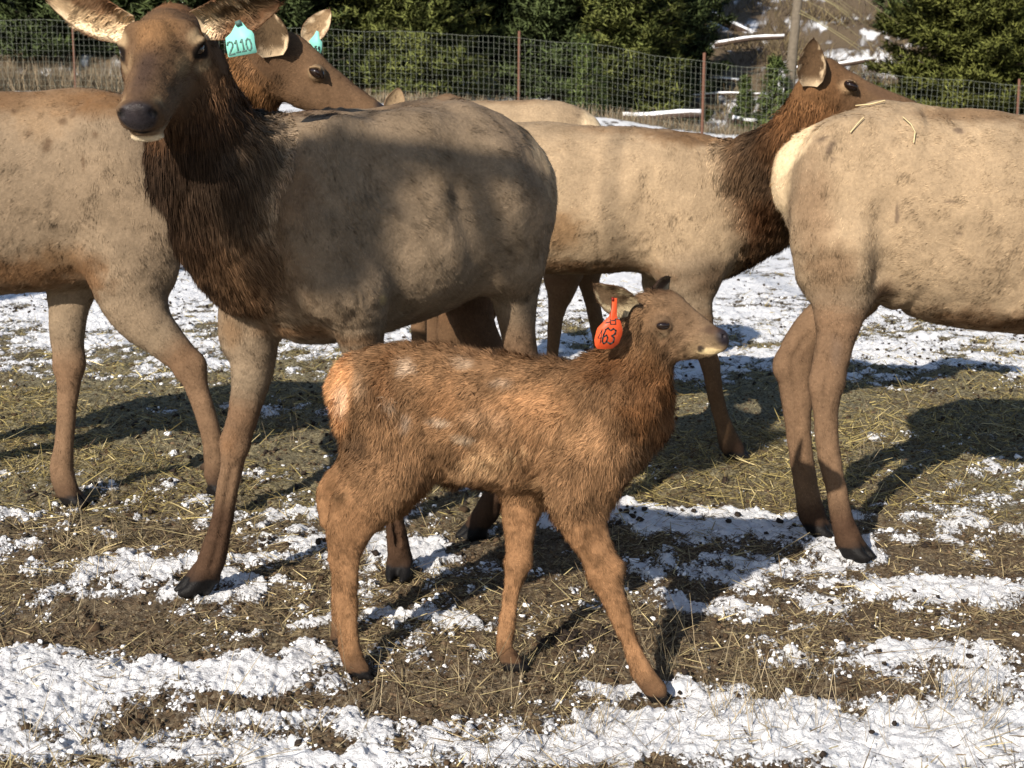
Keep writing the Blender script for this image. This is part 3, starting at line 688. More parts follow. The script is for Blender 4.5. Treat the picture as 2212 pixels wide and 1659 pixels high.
# ------------------------------------------------------------------ grown elk whose head shows from the side: shared head details
def side_head(B, nodes, eye, sc, hd, lat, Yf, fdir, pale=CREAM, skullhair=.012, far=True):
    """nodes along the head from skull to nose (u, v, w, ratio); eye pixel; returns eye centres"""
    B.chain([pxn(u, v, w, Yf(u), r, FACE, .010) for (u, v, w, r) in nodes], k=.025, flow=-1, cap=.05)
    e0 = PX(eye[0], eye[1], Yf(eye[0])); eyes = []
    up = unit(np.cross(lat, fdir)); up = up if up[2] > 0 else -up
    for sg in (-1, 1):
        e = e0 + lat * sg * .078 * sc; eyes.append(e)
        B.ball(e - lat * sg * .016 * sc, (.040 * sc, .028 * sc, .022 * sc), FACE, .005, k=.025, axis=fdir)
        B.chain([(e + lat * sg * .006 - fdir * .028 * sc, .005 * sc, .008 * sc, FACE, 0), (e + lat * sg * .013 + up * .018 * sc, .006 * sc, .010 * sc, FACE, 0), (e + lat * sg * .006 + fdir * .030 * sc - up * .006 * sc, .005 * sc, .008 * sc, FACE, 0)], k=.008)
        ax = np.array([fdir, lat, up])
        B.paint(e + lat * sg * .01, np.array((.062, .04, .042)) * sc, (.42, .29, .165), .6, .5, axes=ax)
        B.paint(e + lat * sg * .014 + fdir * .008 * sc - up * .004 * sc, np.array((.036, .032, .022)) * sc, (.015, .009, .006), 1, .25, axes=ax, hair=0)
        B.paint(e + lat * sg * .01 + fdir * .048 * sc - up * .012 * sc, np.array((.02, .03, .007)) * sc, (.02, .012, .01), .8, .4, axes=ax, hair=.002)
        B.paint(e - lat * sg * .02 + up * .075 * sc - fdir * .02 * sc, np.array((.13, .05, .035)) * sc, (.075, .035, .015), .85, .5, axes=ax)
        B.paint(e - lat * sg * .02 + up * .04 * sc + fdir * .13 * sc, np.array((.12, .05, .03)) * sc, (.10, .058, .036), .7, .5, axes=ax)
    return eyes

def build_elk_left():
    hd = unit([1, 0.02, 0]); lat = unit([-.02, 1, 0]); B = Body(lat, hd, .009)
    root = empty('elk', PX(150, 1090, 5.2) * A3(1, 1, 0))
    tag(root, 'elk at the left with one foreleg lifted, turquoise ear tag, head behind the closest elk', 'elk', 'grown elk standing in the pen')
    Ym = 5.25
    T = [(-470, 255, 560, .15, RUMP, .014), (-400, 222, 600, .2, TANG, .016), (-260, 214, 640, .23, TANG, .016), (-110, 214, 648, .245, TANG, .016), (40, 207, 632, .24, TANG, .016),
         (170, 205, 622, .215, TANG, .016), (270, 212, 608, .19, TANG, .018), (335, 255, 585, .15, TANG, .022)]
    B.chain([torso_px(u, a, b, Ym, w, c, l) for (u, a, b, w, c, l) in T], k=.06, flow=-1, down=.55, cap=.12)
    B.chain([pxn(300, 420, 300, Ym, .55, NECK, .04), (PX(395, 330, Ym), .19, .12, NECK, .05), (PX(470, 250, 5.22), .15, .10, (.15, .065, .025), .05), (PX(530, 190, 5.18), .125, .095, (.17, .08, .03), .04), (PX(578, 140, 5.15), .10, .085, NECK, .02)], k=.08, flow=-1, down=.6)
    # shoulder and forelegs
    B.chain([pxn(215, 222, 40, Ym, .8, TANG, .016), pxn(250, 260, 70, Ym - .08, .7, TANG, .016), pxn(262, 330, 70, Ym - .17, .5, TANG, .016)], k=.06); B.chain([pxn(-200, 222, 28, Ym, .9, TANG, .016), pxn(0, 216, 28, Ym, .9, TANG, .016), pxn(180, 211, 28, Ym, .9, TANG, .016)], k=.05)
    B.chain([pxn(230, 330, 200, Ym - .13, .45, TANG, .016), pxn(275, 450, 230, Ym - .14, .45, TANG, .016), pxn(290, 560, 200, Ym - .13, .5, TANG, .014)], k=.06, flow=1)
    L = LEG
    nl = leg_nodes([(268, 560, 190, TANG, .014), (282, 630, 150, TANG, .012), (315, 690, 112, TANG, .010), (352, 730, 88, TANG), (386, 765, 74, L), (411, 797, 66, L), (427, 842, 50, L), (446, 898, 44, L), (459, 950, 43, L), (464, 992, 44, L), (463, 1022, 38, L)], Ym - .13, 5.02, .85)
    B.chain(nl, k=.035, flow=1)
    bony(B, nl, (5,), 6, 9, (.9, 0))
    P = nl[-1][0]; hoof(B, P, (.15, -.1), .075, z0=P[2] - .075)
    fl_ = leg_nodes([(165, 560, 150, TANG, .014), (152, 640, 98, TANG, .010), (146, 722, 80, TANG), (148, 792, 66, L), (147, 844, 54, L), (142, 896, 46, L), (138, 965, 45, L), (134, 1017, 52, L), (142, 1055, 52, L), (150, 1075, 44, L)], Ym + .12, GY(1096), .85)
    B.chain(fl_, k=.03, flow=1); bony(B, fl_, (3,), 4, 7, (1, 0)); hoof(B, fl_[-1][0], (1, -.2), .075)
    for (dy, u2) in ((-.14, -420), (.14, -330)):
        hn = leg_nodes([(-410, 480, 230, TANG, .014), (-395, 600, 160, TANG), (-430, 700, 100, L), (-465, 790, 70, L), (-455, 880, 52, L), (u2 - 15, 980, 46, L), (u2, 1050, 50, L)], Ym + dy, Ym + dy * 1.2, .8)
        B.chain(hn, k=.05, flow=1); hoof(B, hn[-1][0], (1, 0), .075)
    B.chain([(PX(u, v, Y), .02, .02, TANG, .01) for (u, v, Y) in [(200, 330, 4.95), (186, 430, 4.93), (192, 520, 4.96), (205, 580, 5.0)]], k=.06, op='sub')
    # head
    fdir = unit(A3(.85, -.05, -.53)); Yf = lambda u: 5.15 - (u - 600) * .0002
    nodes = [(584, 118, 128, .60), (620, 140, 140, .56), (668, 178, 124, .56), (728, 211, 93, .60), (788, 244, 72, .70), (824, 262, 58, .72)]
    eyes = side_head(B, nodes, (689, 157), 1.0, hd, lat, Yf, fdir)
    B.paint(PX(838, 232, Yf(838)), (.05, .06, .035), (.025, .02, .02), .95, .4, hair=.002, rough=.4)
    # coat
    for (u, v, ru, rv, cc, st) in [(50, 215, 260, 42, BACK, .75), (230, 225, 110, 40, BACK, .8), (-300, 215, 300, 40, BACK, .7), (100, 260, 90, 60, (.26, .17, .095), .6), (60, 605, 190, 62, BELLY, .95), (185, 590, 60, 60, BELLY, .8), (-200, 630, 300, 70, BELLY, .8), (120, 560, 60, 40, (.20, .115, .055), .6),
                                   (150, 640, 60, 14, (.10, .055, .03), .7)]:
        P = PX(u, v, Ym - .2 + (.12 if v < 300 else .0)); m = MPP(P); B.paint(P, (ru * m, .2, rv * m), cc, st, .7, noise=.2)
    for (u, v, ru, rv) in [(148, 240, 10, 14), (103, 315, 10, 16), (60, 290, 7, 9), (182, 352, 5, 20), (15, 240, 12, 6), (130, 262, 9, 9), (205, 290, 8, 8)]:
        P = PX(u, v, Ym - .2); m = MPP(P); B.paint(P, (ru * m, .12, rv * m), (.10, .06, .035), .75, .6, noise=.5)
    eb = PX(590, 122, 5.06); ear1 = make_ear(eb, PX(572, 18, 5.06), [.15, -1, -.1], .125, .95, CREAM, (.12, .07, .035), (.06, .035, .02), (.10, .065, .036), bend=.05, fill=.72)
    eb = PX(664, 92, 5.25); ear2 = make_ear(eb, PX(712, 20, 5.30), [-.25, -1, -.1], .085, .8, CREAM, (.16, .09, .045), (.12, .07, .04), (.30, .2, .11), bend=.05)
    wr = [(PX(175, 500, Ym - .22), (.09, .12, .10), (.75, 0, .65), 22, .010), (PX(95, 430, Ym - .22), (.22, .12, .22), (.9, 0, .3), 8, .006), (PX(225, 585, Ym - .15), (.06, .12, .05), (.7, 0, .6), 22, .010)]
    fur = [dict(count=150000, width=.0021, lift=.15, wild=.30, clump=.30, cs=27, sel=(.002, .0225), gravity=.1, bright=(.66, 1.34)),
           dict(count=60000, width=.0016, lift=.30, wild=.45, clump=.5, cs=44, sel=(.004, .0142), gravity=.15, bright=(.45, 1.6)),
           dict(count=30000, width=.0025, lift=.25, wild=.3, segs=2, clump=.5, cs=16, sel=(.0225, 9), gravity=.8, bright=(.5, 1.9))]
    finish_animal(root, B, fur, [ear1, ear2], wr, .008, 6)
    for e in eyes: add_eye(root, e - lat * np.sign(np.dot(e - PX(689, 157, Yf(689)), lat)) * .007, .0235, fdir, lat, unit(A3(-fdir[2], 0, fdir[0])))
    q = lambda x, y: PX(471.8 + .1786 * x, .1786 * y, 5.14)
    tg = prism('ear_tag', [q(*p) for p in [(1185, 370), (1215, 385), (1225, 470), (1255, 510), (1252, 590), (1238, 660), (1200, 640), (1165, 590), (1090, 500), (1160, 420)]], [0, -1, 0], .002, M_tagteal, root)
    tg['label'] = 'turquoise ear tag on the far ear'
    ex = q(1100, 0) - q(1000, 0); ez = q(0, 0) - q(0, 100)
    strokes('tag_number', DIG['5'], q(1165, 610), ex * .45, ez * .5, [0, -1, 0], .004, M_inkfade, tg); strokes('tag_number', DIG['9'], q(1205, 620), ex * .35, ez * .55, [0, -1, 0], .004, M_inkfade, tg)

def build_elk_middle():
    hd = unit([1, .05, 0]); lat = unit([-.05, 1, 0]); B = Body(lat, hd, .010)
    root = empty('elk', PX(1400, 1000, 6.05) * A3(1, 1, 0))
    tag(root, 'middle elk with dark neck, its head raised behind the rump of the right elk', 'elk', 'grown elk standing in the pen')
    Ym = 6.08
    T = [(955, 290, 520, .15, RUMP, .014), (1030, 262, 570, .2, TAN, .016), (1150, 264, 590, .235, TAN, .016), (1270, 270, 592, .24, TAN, .016), (1390, 274, 588, .23, TAN, .016), (1480, 284, 618, .21, TAN, .016), (1550, 306, 622, .18, TAN, .018), (1600, 350, 590, .14, NECK, .025)]
    B.chain([torso_px(u, a, b, Ym, w, c, l) for (u, a, b, w, c, l) in T], k=.06, flow=-1, down=.55, cap=.12)
    Yn = lambda u: 6.08 - (u - 1600) * .0022
    ne = [(1608, 450, 250, .6, NECK, .035), (1640, 405, 245, .6, (.058, .033, .018), .05), (1705, 350, 190, .6, (.058, .033, .018), .05), (1750, 280, 150, .65, (.14, .065, .027), .045), (1768, 210, 122, .7, (.17, .085, .037), .02)]
    B.chain([pxn(u, v, w, Yn(u), r, c, l) for (u, v, w, r, c, l) in ne], k=.07, flow=-1, down=.6)
    B.chain([pxn(1450, 400, 200, Ym - .13, .4, TAN, .016), pxn(1490, 500, 200, Ym - .14, .4, TAN, .016), pxn(1500, 590, 130, Ym - .13, .5, TANG, .014)], k=.06, flow=1)
    D_ = (.13, .075, .04)
    nl = leg_nodes([(1485, 585, 140, TANG, .014), (1500, 645, 88, TANG, .010), (1513, 705, 58, D_), (1524, 755, 48, D_), (1534, 792, 40, D_), (1547, 861, 36, D_), (1561, 913, 37, D_), (1573, 948, 44, D_), (1586, 972, 42, LEGD)], Ym - .12, GY(996), .85)
    B.chain(nl, k=.035, flow=1); bony(B, nl, (4,), 5, 7, (1, 0)); hoof(B, nl[-1][0], (1, -.3), .075)
    fr = leg_nodes([(1440, 585, 120, TANG, .014), (1430, 660, 70, TANG), (1420, 760, 52, D_), (1415, 860, 38, D_), (1405, 940, 42, D_), (1410, 960, 40, LEGD)], Ym + .12, Ym + .15, .85)
    B.chain(fr, k=.03, flow=1); hoof(B, fr[-1][0], (1, 0), .075)
    for dy, du in ((-.13, 0), (.13, 45)):
        hn = leg_nodes([(1010, 430, 190, TAN, .014), (1030, 540, 140, TAN), (1000 + du, 640, 85, D_), (975 + du, 715, 60, D_), (985 + du, 790, 46, D_), (1000 + du, 880, 40, D_), (1010 + du, 945, 44, D_)], Ym + dy, Ym + dy, .8)
        B.chain(hn, k=.05, flow=1); hoof(B, hn[-1][0], (1, 0), .075)
    B.chain([(PX(u, v, Y), .02, .02, TANG, .01) for (u, v, Y) in [(1405, 380, 5.83), (1392, 470, 5.82), (1392, 560, 5.85)]], k=.06, op='sub')
    fdir = unit(A3(.88, .0, -.47)); Yf = lambda u: 5.72
    nodes = [(1768, 168, 100, .62), (1803, 196, 108, .58), (1846, 212, 94, .6), (1905, 233, 76, .62), (1960, 250, 60, .72), (1990, 262, 50, .75)]
    eyes = side_head(B, nodes, (1827, 186), 1.0, hd, lat, Yf, fdir)
    B.paint(PX(1997, 240, 5.72), (.05, .06, .04), (.02, .018, .018), .95, .4, hair=.002, rough=.4)
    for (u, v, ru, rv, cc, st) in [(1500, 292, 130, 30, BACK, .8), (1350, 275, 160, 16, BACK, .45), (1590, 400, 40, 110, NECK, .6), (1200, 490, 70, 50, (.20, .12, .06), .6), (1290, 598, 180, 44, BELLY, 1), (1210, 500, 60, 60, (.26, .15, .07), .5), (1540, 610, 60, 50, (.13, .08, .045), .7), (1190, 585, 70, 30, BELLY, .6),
                                   (1640, 470, 60, 70, (.09, .04, .018), .8)]:
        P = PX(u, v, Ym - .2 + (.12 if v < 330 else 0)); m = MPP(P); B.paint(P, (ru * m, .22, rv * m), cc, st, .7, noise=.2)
    ear1 = make_ear(PX(1748, 186, 5.64), PX(1757, 84, 5.62), [-.05, -1, -.1], .105, 1.05, CREAM, (.10, .055, .03), (.06, .035, .02), (.10, .06, .032), bend=.03, base_w=.5, fill=.7)
    fur = [dict(count=95000, width=.0024, lift=.15, wild=.30, clump=.30, cs=27, sel=(.002, .0225), gravity=.1, bright=(.66, 1.34)),
           dict(count=45000, width=.0018, lift=.30, wild=.45, clump=.5, cs=44, sel=(.004, .0142), gravity=.15, bright=(.45, 1.6)),
           dict(count=36000, width=.0028, lift=.25, wild=.3, segs=2, clump=.5, cs=15, sel=(.0225, 9), gravity=.8, bright=(.5, 1.9))]
    wr = [(PX(1400, 530, Ym - .2), (.08, .12, .09), (.7, 0, .7), 16, .010), (PX(1530, 330, Ym - .1), (.16, .14, .10), (.5, 0, .85), 18, .008), (PX(1205, 330, Ym - .2), (.05, .1, .04), (.3, 0, .9), 20, .010)]
    finish_animal(root, B, fur, [ear1], wr, .010, 6)
    for e in eyes: add_eye(root, e - lat * np.sign(np.dot(e - PX(1827, 186, 5.72), lat)) * .007, .0235, fdir, lat, unit(A3(-fdir[2], 0, fdir[0])))

def build_elk_right():
    hd = unit([1, .03, 0]); lat = unit([-.03, 1, 0]); B = Body(lat, hd, .008)
    root = empty('elk', PX(1950, 1190, 4.7) * A3(1, 1, 0))
    tag(root, 'elk at the right edge with cream rump patch and straw bits on its back', 'elk', 'grown elk standing in the pen')
    Ym = 4.78
    T = [(1708, 312, 470, .08, RUMP, .014), (1734, 278, 505, .12, TAN, .014), (1768, 250, 545, .165, TAN, .016), (1808, 234, 580, .20, TAN, .016), (1850, 229, 602, .22, TAN, .016), (1930, 229, 620, .24, TAN, .016), (2020, 238, 690, .26, TAN, .016), (2120, 250, 712, .27, TAN, .016), (2230, 262, 720, .26, TAN, .016),
         (2340, 272, 712, .24, TAN, .016), (2440, 268, 690, .20, TAN, .018), (2510, 300, 650, .15, NECK, .03)]
    B.chain([torso_px(u, a, b, Ym, w, c, l) for (u, a, b, w, c, l) in T], k=.06, flow=-1, down=.6, cap=.055)
    ne = [(2480, 420, 330, NECK, .045), (2560, 340, 250, MANE, .05), (2610, 230, 200, MANE, .05), (2640, 120, 160, NECK, .03)]
    B.chain([pxn(u, v, w, Ym, .6, c, l) for (u, v, w, c, l) in ne], k=.08, flow=-1, down=.6)
    he = [(2640, 80, 150, .6), (2685, 90, 160, .55), (2740, 115, 135, .55), (2810, 145, 100, .6), (2860, 165, 80, .7)]
    B.chain([pxn(u, v, w, Ym, r, FACE, .010) for (u, v, w, r) in he], k=.03, flow=-1, cap=.05)
    B.paint(PX(2885, 170, Ym), (.06, .06, .05), BLACK, .9, .3, hair=.002)
    L = LEG
    B.chain([pxn(1830, 360, 210, Ym - .12, .45, TAN, .016), pxn(1830, 470, 250, Ym - .12, .45, TAN, .016), pxn(1822, 570, 205, Ym - .12, .5, TAN, .014)], k=.06, flow=1)
    nl = leg_nodes([(1825, 540, 220, TAN, .014), (1822, 610, 158, TANG, .012), (1816, 665, 120, L, .010), (1808, 722, 90, L), (1796, 774, 82, L), (1786, 826, 74, L), (1784, 861, 63, L), (1783, 896, 53, L), (1788, 965, 47, L), (1801, 1035, 44, L), (1809, 1069, 45, L), (1819, 1121, 50, LEGD), (1832, 1160, 56, LEGD), (1840, 1185, 50, LEGD)], Ym - .13, GY(1212), .8)
    B.chain(nl, k=.035, flow=1); bony(B, nl, (5,), 3, 11, (1, 0)); hoof(B, nl[-1][0], (.8, -.6), .078)
    fr = leg_nodes([(1850, 520, 230, TANG, .014), (1850, 600, 150, (.2, .12, .06), .012), (1810, 665, 110, L, .01), (1755, 715, 92, L), (1722, 757, 78, L), (1714, 792, 76, L), (1719, 844, 66, L), (1723, 896, 59, L), (1730, 965, 57, L), (1738, 1035, 54, L), (1744, 1069, 53, L), (1752, 1104, 58, LEGD), (1762, 1130, 50, LEGD)], Ym + .12, GY(1158), .8)
    B.chain(fr, k=.03, flow=1); bony(B, fr, (5,), 3, 10, (1, 0)); hoof(B, fr[-1][0], (.8, -.6), .078)
    B.ball(PX(1690, 790, 4.86), (.022, .04, .025), L, .01, k=.03)
    for dy, du in ((-.13, 0), (.13, -30)):
        fn = leg_nodes([(2330, 560, 170, TAN, .014), (2300, 660, 110, TANG), (2290 + du, 780, 78, L), (2285 + du, 860, 70, L), (2280 + du, 940, 50, L), (2275 + du, 1060, 46, L), (2280 + du, 1120, 52, LEGD), (2290 + du, 1150, 48, LEGD)], Ym + dy, Ym + dy, .85)
        B.chain(fn, k=.04, flow=1); hoof(B, fn[-1][0], (1, 0), .078)
    B.chain([pxn(2240, 640, 60, Ym - .2, .5, TAN, .012), pxn(2200, 672, 40, Ym - .18, .6, TAN, .012)], k=.04)
    B.chain([(PX(u, v, Y), .02, .02, TANG, .01) for (u, v, Y) in [(1925, 430, 4.53), (1908, 520, 4.53), (1905, 590, 4.58)]], k=.07, op='sub')
    B.chain([pxn(1900, 236, 26, Ym, .9, TAN, .016), pxn(2100, 254, 26, Ym, .9, TAN, .016), pxn(2300, 274, 26, Ym, .9, TAN, .016)], k=.05)
    # tail and rump patch
    B.paint(PX(1745, 430, Ym - .18), (.09, .2, .22), (.17, .11, .068), .6, .8); B.paint(PX(1790, 600, Ym - .18), (.10, .2, .12), (.15, .09, .05), .5, .8); B.paint(PX(1408, 78, Ym), (.60, .60, .60), RUMP, 1, .03, noise=.012)
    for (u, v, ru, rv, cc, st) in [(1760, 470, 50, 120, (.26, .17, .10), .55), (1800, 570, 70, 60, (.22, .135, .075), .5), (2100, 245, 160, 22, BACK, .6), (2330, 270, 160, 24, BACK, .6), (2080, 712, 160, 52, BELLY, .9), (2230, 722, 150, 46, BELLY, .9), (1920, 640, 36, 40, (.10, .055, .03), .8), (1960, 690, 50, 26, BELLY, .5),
                                   (1720, 740, 22, 45, (.13, .09, .065), .5), (1805, 760, 16, 45, (.13, .09, .065), .5), (1700, 800, 26, 30, (.27, .14, .06), .5)]:
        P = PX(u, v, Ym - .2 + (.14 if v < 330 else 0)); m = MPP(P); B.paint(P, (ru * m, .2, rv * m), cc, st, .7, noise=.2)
    for (u, v, ru, rv, R) in [(1797, 318, 8, 26, .55), (1785, 298, 18, 6, -.4), (2085, 286, 18, 7, 0), (1935, 455, 6, 30, 0), (2043, 433, 16, 4, 0), (2060, 500, 9, 5, 0), (1800, 345, 8, 5, 0)]:
        P = PX(u, v, Ym - .2); m = MPP(P); c_, s_ = math.cos(R), math.sin(R)
        B.paint(P, (ru * m, .2, rv * m), (.13, .09, .065), .8, .5, noise=.3, axes=[[c_, 0, -s_], [0, 1, 0], [s_, 0, c_]])
    wr = [(PX(2185, 520, Ym - .22), (.08, .12, .14), (1, 0, .3), 12, .008)]
    fur = [dict(count=170000, width=.0021, lift=.17, wild=.32, clump=.32, cs=27, sel=(.002, .0225), gravity=.1, bright=(.66, 1.36)),
           dict(count=60000, width=.0015, lift=.30, wild=.45, clump=.5, cs=44, sel=(.004, .0142), gravity=.15, bright=(.45, 1.6)),
           dict(count=12000, width=.003, lift=.25, wild=.3, segs=2, clump=.5, cs=15, sel=(.0225, 9), gravity=.8, bright=(.5, 1.9))]
    V, F = finish_animal(root, B, fur, [], wr, .009, 6)
    for sg in (-1, 1): add_eye(root, PX(2735, 95, Ym) + lat * sg * .078, .024)
    # straw stuck on the coat: each bit lies on the skin
    def on_skin(u, v):
        P0 = A3(0, 0, CAM_H); d = unit(PX(u, v, 4.5) - P0); W = V - P0; t = W @ d; perp = np.linalg.norm(W - t[:, None] * d, axis=1)
        ok = perp < .012; i = np.nonzero(ok)[0]; j = i[np.argmin(t[i])] if len(i) else np.argmin(perp); return P0 + d * (t[j] - .006)
    for pts in [[(1848, 228), (1880, 225), (1912, 217)], [(1837, 286), (1852, 268), (1866, 253)], [(1950, 252), (1968, 268), (1977, 285), (1974, 308)]]:
        Q = [on_skin(*p) for p in pts]; V_, F_ = [], []
        for i, p in enumerate(Q):
            t = unit(Q[min(i + 1, len(Q) - 1)] - Q[max(i - 1, 0)]); s = unit(np.cross(t, [0, -1, 0])) * .0022; n_ = A3(0, -.0015, 0)
            V_ += [p - s, p + n_, p + s, p - n_]
        for i in range(len(Q) - 1):
            for k in range(4): F_.append([4 * i + k, 4 * i + (k + 1) % 4, 4 * i + 4 + (k + 1) % 4, 4 * i + 4 + k])
        o = mesh_obj('straw_stalk', np.array(V_), np.array(F_), simple_mat('straw_pale', (.62, .50, .28), .6), None, origin=Q[0])
        lab = {1848: 'pale straw stalk lying along the top of the right elk rump', 1837: 'short straight straw stalk slanting on the right elk hip', 1950: 'curved pale straw stalk on the back of the right elk'}[pts[0][0]]
        tag(o, lab, 'straw', 'straw stalks stuck on the right elk')

def build_elk_back():
    hd = unit([-1, .0, 0]); lat = unit([0, 1, 0]); B = Body(lat, hd, .014)
    root = empty('elk', PX(1100, 850, 7.2) * A3(1, 1, 0))
    tag(root, 'farthest elk, mostly hidden, only its back and cream rump showing above the others', 'elk', 'grown elk standing in the pen')
    Ym = 7.2
    T = [(1300, 290, 400, .11, RUMP, .012), (1262, 250, 450, .17, TAN, .014), (1195, 220, 470, .2, TAN, .014), (1090, 220, 485, .23, TAN, .014), (970, 222, 490, .23, TAN, .014), (880, 225, 470, .2, TAN, .014), (840, 260, 440, .15, NECK, .014)]
    B.chain([torso_px(u, a, b, Ym, w, c, l) for (u, a, b, w, c, l) in T], k=.06, flow=-1, down=.5, cap=.1)
    B.chain([pxn(850, 360, 150, Ym, .6, NECK, .02), pxn(820, 330, 110, Ym - .1, .7, NECK, .02), pxn(840, 290, 80, Ym - .25, .8, NECK, .02)], k=.06, flow=-1)
    B.chain([pxn(842, 268, 66, Ym - .25, .8, FACE, .01), pxn(850, 290, 60, Ym - .38, .8, FACE, .01), pxn(858, 325, 36, Ym - .5, .9, FACE, .01)], k=.03, flow=-1)
    D_ = (.17, .10, .055)
    n1 = leg_nodes([(1265, 400, 150, TAN, .012), (1240, 500, 120, TANG), (1215, 580, 90, D_), (1212, 625, 66, D_), (1205, 660, 44, D_), (1200, 700, 34, D_), (1194, 760, 32, D_), (1188, 820, 34, LEGD)], Ym - .13, Ym - .13, .8)
    n2 = leg_nodes([(1285, 400, 150, TAN, .012), (1275, 500, 110, TANG), (1268, 580, 66, D_), (1276, 630, 44, D_), (1286, 680, 34, D_), (1296, 740, 30, D_), (1300, 810, 32, LEGD)], Ym + .13, Ym + .13, .8)
    n3 = leg_nodes([(900, 430, 100, TAN, .012), (900, 560, 60, D_), (905, 700, 34, D_), (905, 810, 34, LEGD)], Ym - .13, Ym - .13, .8)
    n4 = leg_nodes([(900, 430, 100, TAN, .012), (920, 560, 60, D_), (935, 700, 34, D_), (935, 805, 34, LEGD)], Ym + .13, Ym + .13, .8)
    for n_ in (n1, n2, n3, n4): B.chain(n_, k=.04, flow=1); hoof(B, n_[-1][0], (-1, 0), .075)
    B.paint(PX(1320, 300, Ym), (.18, .4, .22), RUMP, 1, .2, noise=.05)
    for (u, v, ru, rv) in [(1100, 218, 120, 10)]:
        P = PX(u, v, Ym); m = MPP(P); B.paint(P, (ru * m, .2, rv * m), BACK, .4, .7)
    ear = make_ear(PX(846, 250, Ym - .25), PX(862, 190, Ym - .28), [.2, -1, 0], .10, .8, (.36, .25, .15), (.25, .16, .09), (.2, .13, .08), (.38, .27, .16))
    finish_animal(root, B, [dict(count=22000, width=.004, lift=.17, wild=.32, clump=.32, cs=20, gravity=.1)], [ear], [], .010, 6)

